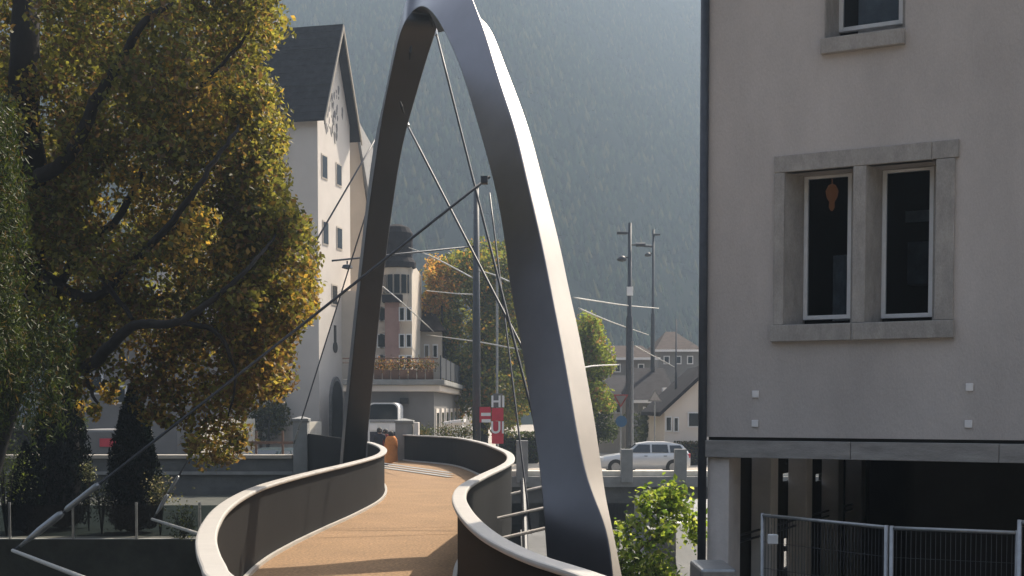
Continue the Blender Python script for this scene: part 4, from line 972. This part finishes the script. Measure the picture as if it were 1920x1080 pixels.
make_car('teal_car', 'dark parked car seen over the river wall left of the tower house', M['teal'], (W(503,0,49.5).x,49.5,-1.0), R(62), 4.0)
# minibus behind the bridge end
vn = empty('minibus', (W(712,0,56).x,55.6,-1), 'dark fronted minibus with pale rounded frame behind the people at the bridge end', 'minibus')
xa = W(686,0,55).x; xb = W(744,0,55).x; zt2 = W(715,755,55).z; hw = (xb-xa)/2; xm = (xa+xb)/2
out = []
for k in range(7): a = math.pi/2*k/6; out.append((xb-.25+.25*math.sin(a), zt2-.25+.25*math.cos(a)))
prof = [(xb,-.7)]+list(reversed(out))+[(2*xm-x,z) for x,z in out]+[(xa,-.7)]
MB().prism([(x,55,z) for x,z in prof], (0,2.4,0)).build('body', M['wframe'], vn)
def sc(f, fz): return [(xm+(x-xm)*f, zt2+(z-zt2)*fz-(.06)) for x,z in prof]
MB().prism([(x,54.985,max(z,zt2-.72)) for x,z in sc(.93,.95)], (0,.012,0)).build('windscreen', M['darkglass'], vn)
MB().box(xa+.08,xb-.08,54.97,54.995,zt2-.86,zt2-.76).build('trim_bar', M['steel'], vn)
MB().box(xa+.08,xb-.08,54.975,54.995,-.55,zt2-1.25).build('lower_panel', M['navy'], vn)
for s_ in (-1,1):
    MB().box(xm+s_*.42-.16,xm+s_*.42+.16,54.955,54.99,zt2-1.18,zt2-.92).build('headlight', M['signw'], vn, bevel=.01)
    MB().tube([(xm+s_*.45,55.3,-.68),(xm+s_*.45,55.5,-.68)], .32, 16).build('wheel', M['rubber'], vn)
# ------------------------------------------------------------------ PEOPLE
def person(loc, rz, label, top, legs, h=1.7, hood=None):
    e = empty('person', loc, label, 'person', rz=rz); k = h/1.7
    J = {'pel':(0,0,.92,.135),'wa':(0,0,1.08,.125),'ch':(0,.01,1.28,.155),'sh':(0,0,1.41,.11),'nk':(0,0,1.49,.055),'hd':(0,-.01,1.60,.095),'ht':(0,0,1.68,.075),
     'ls':(-.17,0,1.40,.065),'le':(-.23,.03,1.14,.048),'lw':(-.20,-.10,.93,.035),'lh':(-.19,-.13,.86,.04),
     'rs':(.17,0,1.40,.065),'re':(.23,.02,1.14,.048),'rw':(.22,-.06,.92,.035),'rh':(.21,-.09,.84,.04),
     'lp':(-.09,0,.86,.095),'lk':(-.11,-.10,.50,.065),'la':(-.11,-.02,.10,.045),'lt':(-.11,-.16,.04,.045),
     'rp':(.09,0,.86,.095),'rk':(.10,.04,.50,.065),'ra':(.10,.20,.12,.045),'rt':(.10,.10,.04,.045)}
    E = [('pel','wa'),('wa','ch'),('ch','sh'),('sh','nk'),('nk','hd'),('hd','ht'),('sh','ls'),('ls','le'),('le','lw'),('lw','lh'),('sh','rs'),('rs','re'),('re','rw'),('rw','rh'),
         ('pel','lp'),('lp','lk'),('lk','la'),('la','lt'),('pel','rp'),('rp','rk'),('rk','ra'),('ra','rt')]
    names = list(J); me = bpy.data.meshes.new('body'); me.from_pydata([tuple(c*k for c in J[n][:3]) for n in names], [(names.index(a),names.index(b)) for a,b in E], [])
    o = bpy.data.objects.new('body', me); C.objects.link(o)
    sk = o.modifiers.new('skin','SKIN'); 
    for i, n in enumerate(names):
        v = me.skin_vertices[0].data[i]; v.radius = (J[n][3]*k, J[n][3]*k*(.8 if n in ('ch','wa','pel') else 1)); v.use_root = (n == 'pel')
    sb = o.modifiers.new('sub','SUBSURF'); sb.levels = 2; sb.render_levels = 2
    bpy.context.view_layer.update(); m2_ = bpy.data.meshes.new_from_object(o.evaluated_get(bpy.context.evaluated_depsgraph_get()))
    bpy.data.objects.remove(o); o = bpy.data.objects.new('body', m2_); C.objects.link(o); o.parent = e
    for m_ in (M['skin'], top, legs): m2_.materials.append(m_)
    for p in m2_.polygons:
        c = p.center; z = c.z/k; p.use_smooth = True
        p.material_index = 0 if (z > 1.49 or (z < .90 and abs(c.x) > .165*k)) else (1 if z > .88 else 2)
    MB().lathe((0,.012*k,1.56*k), [(.098*k,-.05*k),(.107*k,.03*k),(.10*k,.09*k),(.06*k,.135*k),(.005,.15*k)], 14).build('hair', M['hair'], e, smooth=True, local=True)
    MB().box(-.012,.012,-.128*k,-.09*k,1.575*k,1.61*k).build('nose', M['skin'], e, local=True, bevel=.004)
    return e
pz = lambda px, Y, z: (W(px,0,Y).x, Y, z)
orp = person(pz(730,47.6,-.5), R(170), 'person in an orange coat walking off the bridge, nearest the pillar', M['orange'], M['orange'], 1.62)
person(pz(708,49.5,-.5), R(20), 'person in dark clothes left of the one in orange', M['navy'], M['navy'], 1.72)
person(pz(719,50.3,-.5), R(-20), 'person in a maroon top between the dark clothed and the orange clothed ones', M['redcloth'], M['navy'], 1.66)
# coat skirt for the orange person
MB().lathe((0,0,0), [(.27,.42),(.23,.85),(.19,1.10),(.23,1.3),(.14,1.44)], 16).build('coat', M['orange'], orp, smooth=True, local=True)
# landing between the bridge and the street
slab('landing', M['pale'], -8.5, -2.2, 45.4, 51.5, -1.2, -0.5)
# ------------------------------------------------------------------ HOUSES ON THE RIGHT
def house(name, label, px0, px1, pyb, pye, Y, dep, wall, roof, ridge_py, hip=.25, base=-1.0, wins=()):
    a = W(px0,pye,Y); b = W(px1,pye,Y); e = empty(name, ((a.x+b.x)/2,Y,base), label, 'house')
    MB().box(a.x,b.x,Y,Y+dep,base,a.z).build('wall', wall, e)
    r = W(px0,ridge_py,Y+dep/2).z; o = .35; w_ = b.x-a.x
    rf = MB().add([(a.x-o,Y-o,a.z-.02),(b.x+o,Y-o,a.z-.02),(b.x+o,Y+dep+o,a.z-.02),(a.x-o,Y+dep+o,a.z-.02),(a.x+w_*hip,Y+dep/2,r),(b.x-w_*hip,Y+dep/2,r)],
       [(0,1,5,4),(1,2,5),(2,3,4,5),(3,0,4),(0,1,2,3)]).build('roof', roof, e)
    MB().box(a.x-o-.02,b.x+o+.02,Y-o-.05,Y-o+.02,a.z-.12,a.z+.06).build('gutter', M['signw'], rf)
    for px,py,w2,h2 in wins:
        q0 = W(px-w2,py+h2,Y-.04); q1 = W(px+w2,py-h2,Y-.04)
        f = MB().box(q0.x-.08,q1.x+.08,Y-.05,Y-.001,q0.z-.08,q1.z+.08).build('window', M['wframe'], e)
        MB().box(q0.x,q1.x,Y-.065,Y-.051,q0.z,q1.z).build('pane', M['darkglass'], f)
    return e, rf, (a, b, r)
house('hip_roof_house','dark villa with brown hipped roof and white eaves, highest at right',1235,1312,0,657,105,12,M['greyr'],M['brownroof'],622,.38,wins=((1250,675,4,6),(1272,675,4,6),(1294,675,4,6)))
house('ridge_house','grey house with low brown roof between the arch tree and the masts',1128,1228,0,672,95,10,M['greyr'],M['brownroof'],648,.12,wins=((1140,690,4,6),(1158,690,4,6),(1202,690,4,6)))
house('row_house','pale row house with dark roof just above the silver car',1120,1205,0,742,84,9,M['cream'],M['slate'],704,.05,wins=((1140,765,4,8),(1160,765,4,8),(1196,765,4,8)))
e,rf,_ = house('slate_house','house with long dark slate roof and small pale dormers left of the white gable',1196,1262,0,752,80,9,M['greyr'],M['slate'],690,.02,wins=((1212,772,4,7),(1250,772,4,7)))
for px in (1246,1256,1268,1281):
    q = W(px,731,80.6); MB().box(q.x-.14,q.x+.14,80.2,80.9,q.z-.1,q.z+.14).build('dormer', M['signw'], rf)
# white gabled house
wg = empty('white_gable_house', (W(1295,0,68).x,68,-1), 'white gabled house cut off by the corner of the grey building', 'house')
a = W(1242,780,68); P0 = W(1246,772,68); pk = W(1335,690,68); rt = W(1424,772,68)
MB().prism([(P0.x,68,-1),(rt.x,68,-1),(rt.x,68,P0.z),(pk.x,68,pk.z),(P0.x,68,P0.z)], (0,9,0)).build('wall', M['white'], wg)
for (p,q) in ((P0,pk),(rt,pk)):
    d = (p-q); d.normalize(); MB().prism([(q.x,67.6,q.z+.03),(p.x+d.x*.4,67.6,p.z+d.z*.4+.03),(p.x+d.x*.4,67.6,p.z+d.z*.4+.25),(q.x,67.6,q.z+.25)], (0,9.8,0)).build('roof', M['slate'], wg)
for px,py,w2,h2 in ((1301,787,9,12),(1254,795,4,12),(1268,796,3,12)):
    q0 = W(px-w2,py+h2,67.9); q1 = W(px+w2,py-h2,67.9)
    f = MB().box(q0.x-.07,q1.x+.07,67.93,67.998,q0.z-.07,q1.z+.07).build('window', M['wframe'], wg); MB().box(q0.x,q1.x,67.91,67.929,q0.z,q1.z).build('pane', M['darkglass'], f)
# garden wall, hedge
hd = empty('hedge', (W(1300,0,66.5).x,66.6,-1), 'low brown and green hedge behind the right parapet post', 'hedge')
n = 2600; q = np.stack([RN.uniform(W(1268,0,66.6).x,W(1330,0,66.6).x,n),RN.uniform(66.3,67.0,n),RN.uniform(-1,.25,n)],1)
leaves('foliage', q, .12, [(.06,.06,.025),(.12,.08,.045),(.035,.045,.02)], [3,2,3], M['leaf'], hd)
MB().box(W(1268,0,66.6).x,W(1330,0,66.6).x,66.45,66.85,-1,.1).build('twig_core', M['bark'], hd)
# houses behind the river wall at left
lh = empty('sunlit_wall', (W(460,0,60).x,60,-1), 'sunlit cream garden wall behind the river wall at left', 'wall')
a = W(425,785,60); b = W(478,785,60)
MB().prism([(a.x,55,-1),(b.x,60,-1),(b.x,60,a.z),(a.x,55,a.z)], (-.1,.4,0)).build('wall_body', M['bank'], lh)
a = W(583,790,58); b = W(606,790,58)
tag(MB().prism([(a.x,55,-1),(b.x,57.5,-1),(b.x,57.5,a.z),(a.x,55,a.z)], (-.1,.4,0)).build('sunlit_block', M['bank']), 'sunlit pale block at the foot of the tower house beside the grey pillar', 'wall')
a = W(160,640,58)
gh2,_,_ = house('grey_house','grey house glimpsed between the cypresses behind the hanging leaves',150,330,0,620,58,8,M['greyr'],M['slate'],560,.1,wins=((180,720,10,16),(225,740,9,14),(285,720,9,14)))
c = W(197,829,46); vn2 = empty('red_van', (c.x,46.5,-1), 'vehicle with a red band glimpsed between the two cypresses', 'van')
MB().box(c.x-1.0,c.x+1.0,46.5,48.6,-.7,c.z+.45).build('body', M['greyr'], vn2, bevel=.1); MB().box(c.x-.35,c.x+.3,46.47,46.5,c.z-.18,c.z+.12).build('red_band', M['red'], vn2); MB().box(c.x+.32,c.x+.55,46.46,46.5,c.z-.12,c.z+.08).build('headlight', M['signw'], vn2)
for s_ in (-.8,.8): MB().tube([(c.x+s_,46.6,-.7),(c.x+s_,46.8,-.7)], .3, 14).build('wheel', M['rubber'], vn2)
hf = empty('iron_fence', (W(480,0,47).x,47,-1), 'thin dark railing on the street left of the grey pillar', 'fence')
for px in (446,480,530):
    p = W(px,808,47); MB().box(p.x-.04,p.x+.04,46.97,47.03,-1,p.z).build('post', M['wood'], hf)
z = W(480,830,47).z; MB().box(W(400,0,47).x,W(546,0,47).x,46.98,47.02,z-.05,z+.05).build('rail', M['wood'], hf)
# small trees behind car at left
bl = [(random.gauss(505,20), random.uniform(745,810), random.uniform(62,66), random.uniform(.4,.8)) for k in range(16)]
crowntree('garden_tree', 'green shrubby tree behind the dark parked car', 'tree', Vector((W(505,0,64).x,61.5,-1)), bl, [(.06,.07,.025),(.04,.05,.02),(.12,.10,.03)], [2,2,1], .2, 420, .1, W(505,780,62))
for (x0,x1,Y,h,lab) in ((-160,150,50,2.6,'tall dark hedge on the street behind the weeping tree at the left edge'),(935,1010,69,1.7,'dark clipped hedge behind the arch foot, right of the red banner'),(1010,1120,71,1.0,'low dark hedge along the street behind the near arch leg')):
    a = W(x0,0,Y).x; b = W(x1,0,Y).x; e = empty('hedge', ((a+b)/2,Y,-1), lab, 'hedge')
    n = int(2600*(b-a)/2); q = np.stack([RN.uniform(a,b,n),RN.uniform(Y-.4,Y+.5,n),-1+h*RN.uniform(0,1,n)**.8],1)
    leaves('foliage', q, .16, [(.05,.07,.03),(.035,.05,.02),(.09,.08,.04)], [3,3,1], M['leaf'], e); MB().box(a,b,Y-.2,Y+.3,-1,-1+h*.8).build('twig_core', M['bark'], e)
# ------------------------------------------------------------------ RIGHT BANK PLANTS
vb = empty('climbing_shrub', (W(1240,0,24).x,24,-1.6), 'sprawling bright green shrub between the arch foot and the grey building', 'shrub')
random.seed(5); pts = []
br = [[(1150,1010,22.5),(1190,985,22.6),(1240,955,22.8),(1280,948,23),(1300,985,23.2),(1304,1010,23.3)],[(1165,1180,22),(1180,1080,22.2),(1200,1030,22.3),(1240,1000,22.4),(1250,985,22.4)],
      [(1230,1180,22.3),(1225,1110,22.4),(1232,1070,22.5),(1240,1050,22.6)],[(1200,1180,21.8),(1170,1120,21.9),(1165,1060,22),(1180,1020,22)],[(1250,965,22.9),(1225,940,22.9),(1205,938,22.9)],[(1265,955,23),(1262,935,23),(1255,925,23)],
      [(1250,1180,22.3),(1250,1120,22.5),(1240,1080,22.5)],[(1190,1180,22.3),(1215,1100,22.5),(1262,1085,22.5)]]
for b_i in br:
    P = crom([W(*p) for p in b_i], 10); MB().tube(P, [.022-.016*i/(len(P)-1) for i in range(len(P))], 6).build('stem', M['wood'], vb, smooth=True)
    for p in P:
        m_ = 17; pts.append(np.array(p)+RN.normal(scale=(.12,.16,.11), size=(m_,3)))
pts.append(np.array(W(1200,1100,22.3))+RN.normal(scale=(.26,.25,.2), size=(560,3)))
leaves('foliage', np.concatenate(pts), .115, [(.15,.22,.04),(.22,.28,.06),(.07,.12,.03),(.32,.35,.13)], [4,3,3,1.2], M['leaf'], vb, flat=.6)
# sloping pale bank and grey block behind the shrub
a = W(1273,992,25.5); tag(MB().add([(a.x,24.5,-2.6),(a.x+3,24.5,-2.6),(a.x+3,26.6,a.z+.02),(a.x,26.6,a.z+.02),(a.x,27.2,a.z),(a.x+3,27.2,a.z),(a.x,27.2,-4),(a.x+3,27.2,-4)], [(0,1,2,3),(3,2,5,4),(0,3,4,6),(1,2,5,7)]).build('sloping_bank', M['bank']), 'sunlit white concrete bank sloping down behind the shrub', 'embankment')
a = W(1222,996,26); b = W(1268,996,26); tag(MB().box(a.x,b.x,26,27.2,-4,a.z).build('concrete_block', M['conc'], bevel=.02), 'grey concrete block behind the shrub, left of the sunlit bank', 'block')
# stone steps of the far quay under the road bridge
struct(MB().box(.3,4.4,30,46,-4.6,-2.4), 'lower_quay', M['dconc'])
# coping at bottom right by the corner pier
p = W(1330,1062,13.2); tag(MB().box(p.x-.12,p.x+.25,13.0,13.8,-1.3,p.z).build('low_coping', M['steel'], bevel=.03), 'grey rounded top of a low wall at the foot of the corner pier', 'coping')
# ------------------------------------------------------------------ HAZE
hm = bpy.data.materials.new('haze'); hm.use_nodes = True; t = hm.node_tree
for n in list(t.nodes): t.nodes.remove(n)
out = t.nodes.new('ShaderNodeOutputMaterial'); pv = t.nodes.new('ShaderNodeVolumePrincipled')
pv.inputs['Color'].default_value = (.255,.325,.415,1); pv.inputs['Density'].default_value = .0016; pv.inputs['Anisotropy'].default_value = .35
t.links.new(pv.outputs[0], out.inputs['Volume'])
tag(MB().box(-1250,1250,-520,1350,-6.0,222).build('haze', hm), kind='stuff')
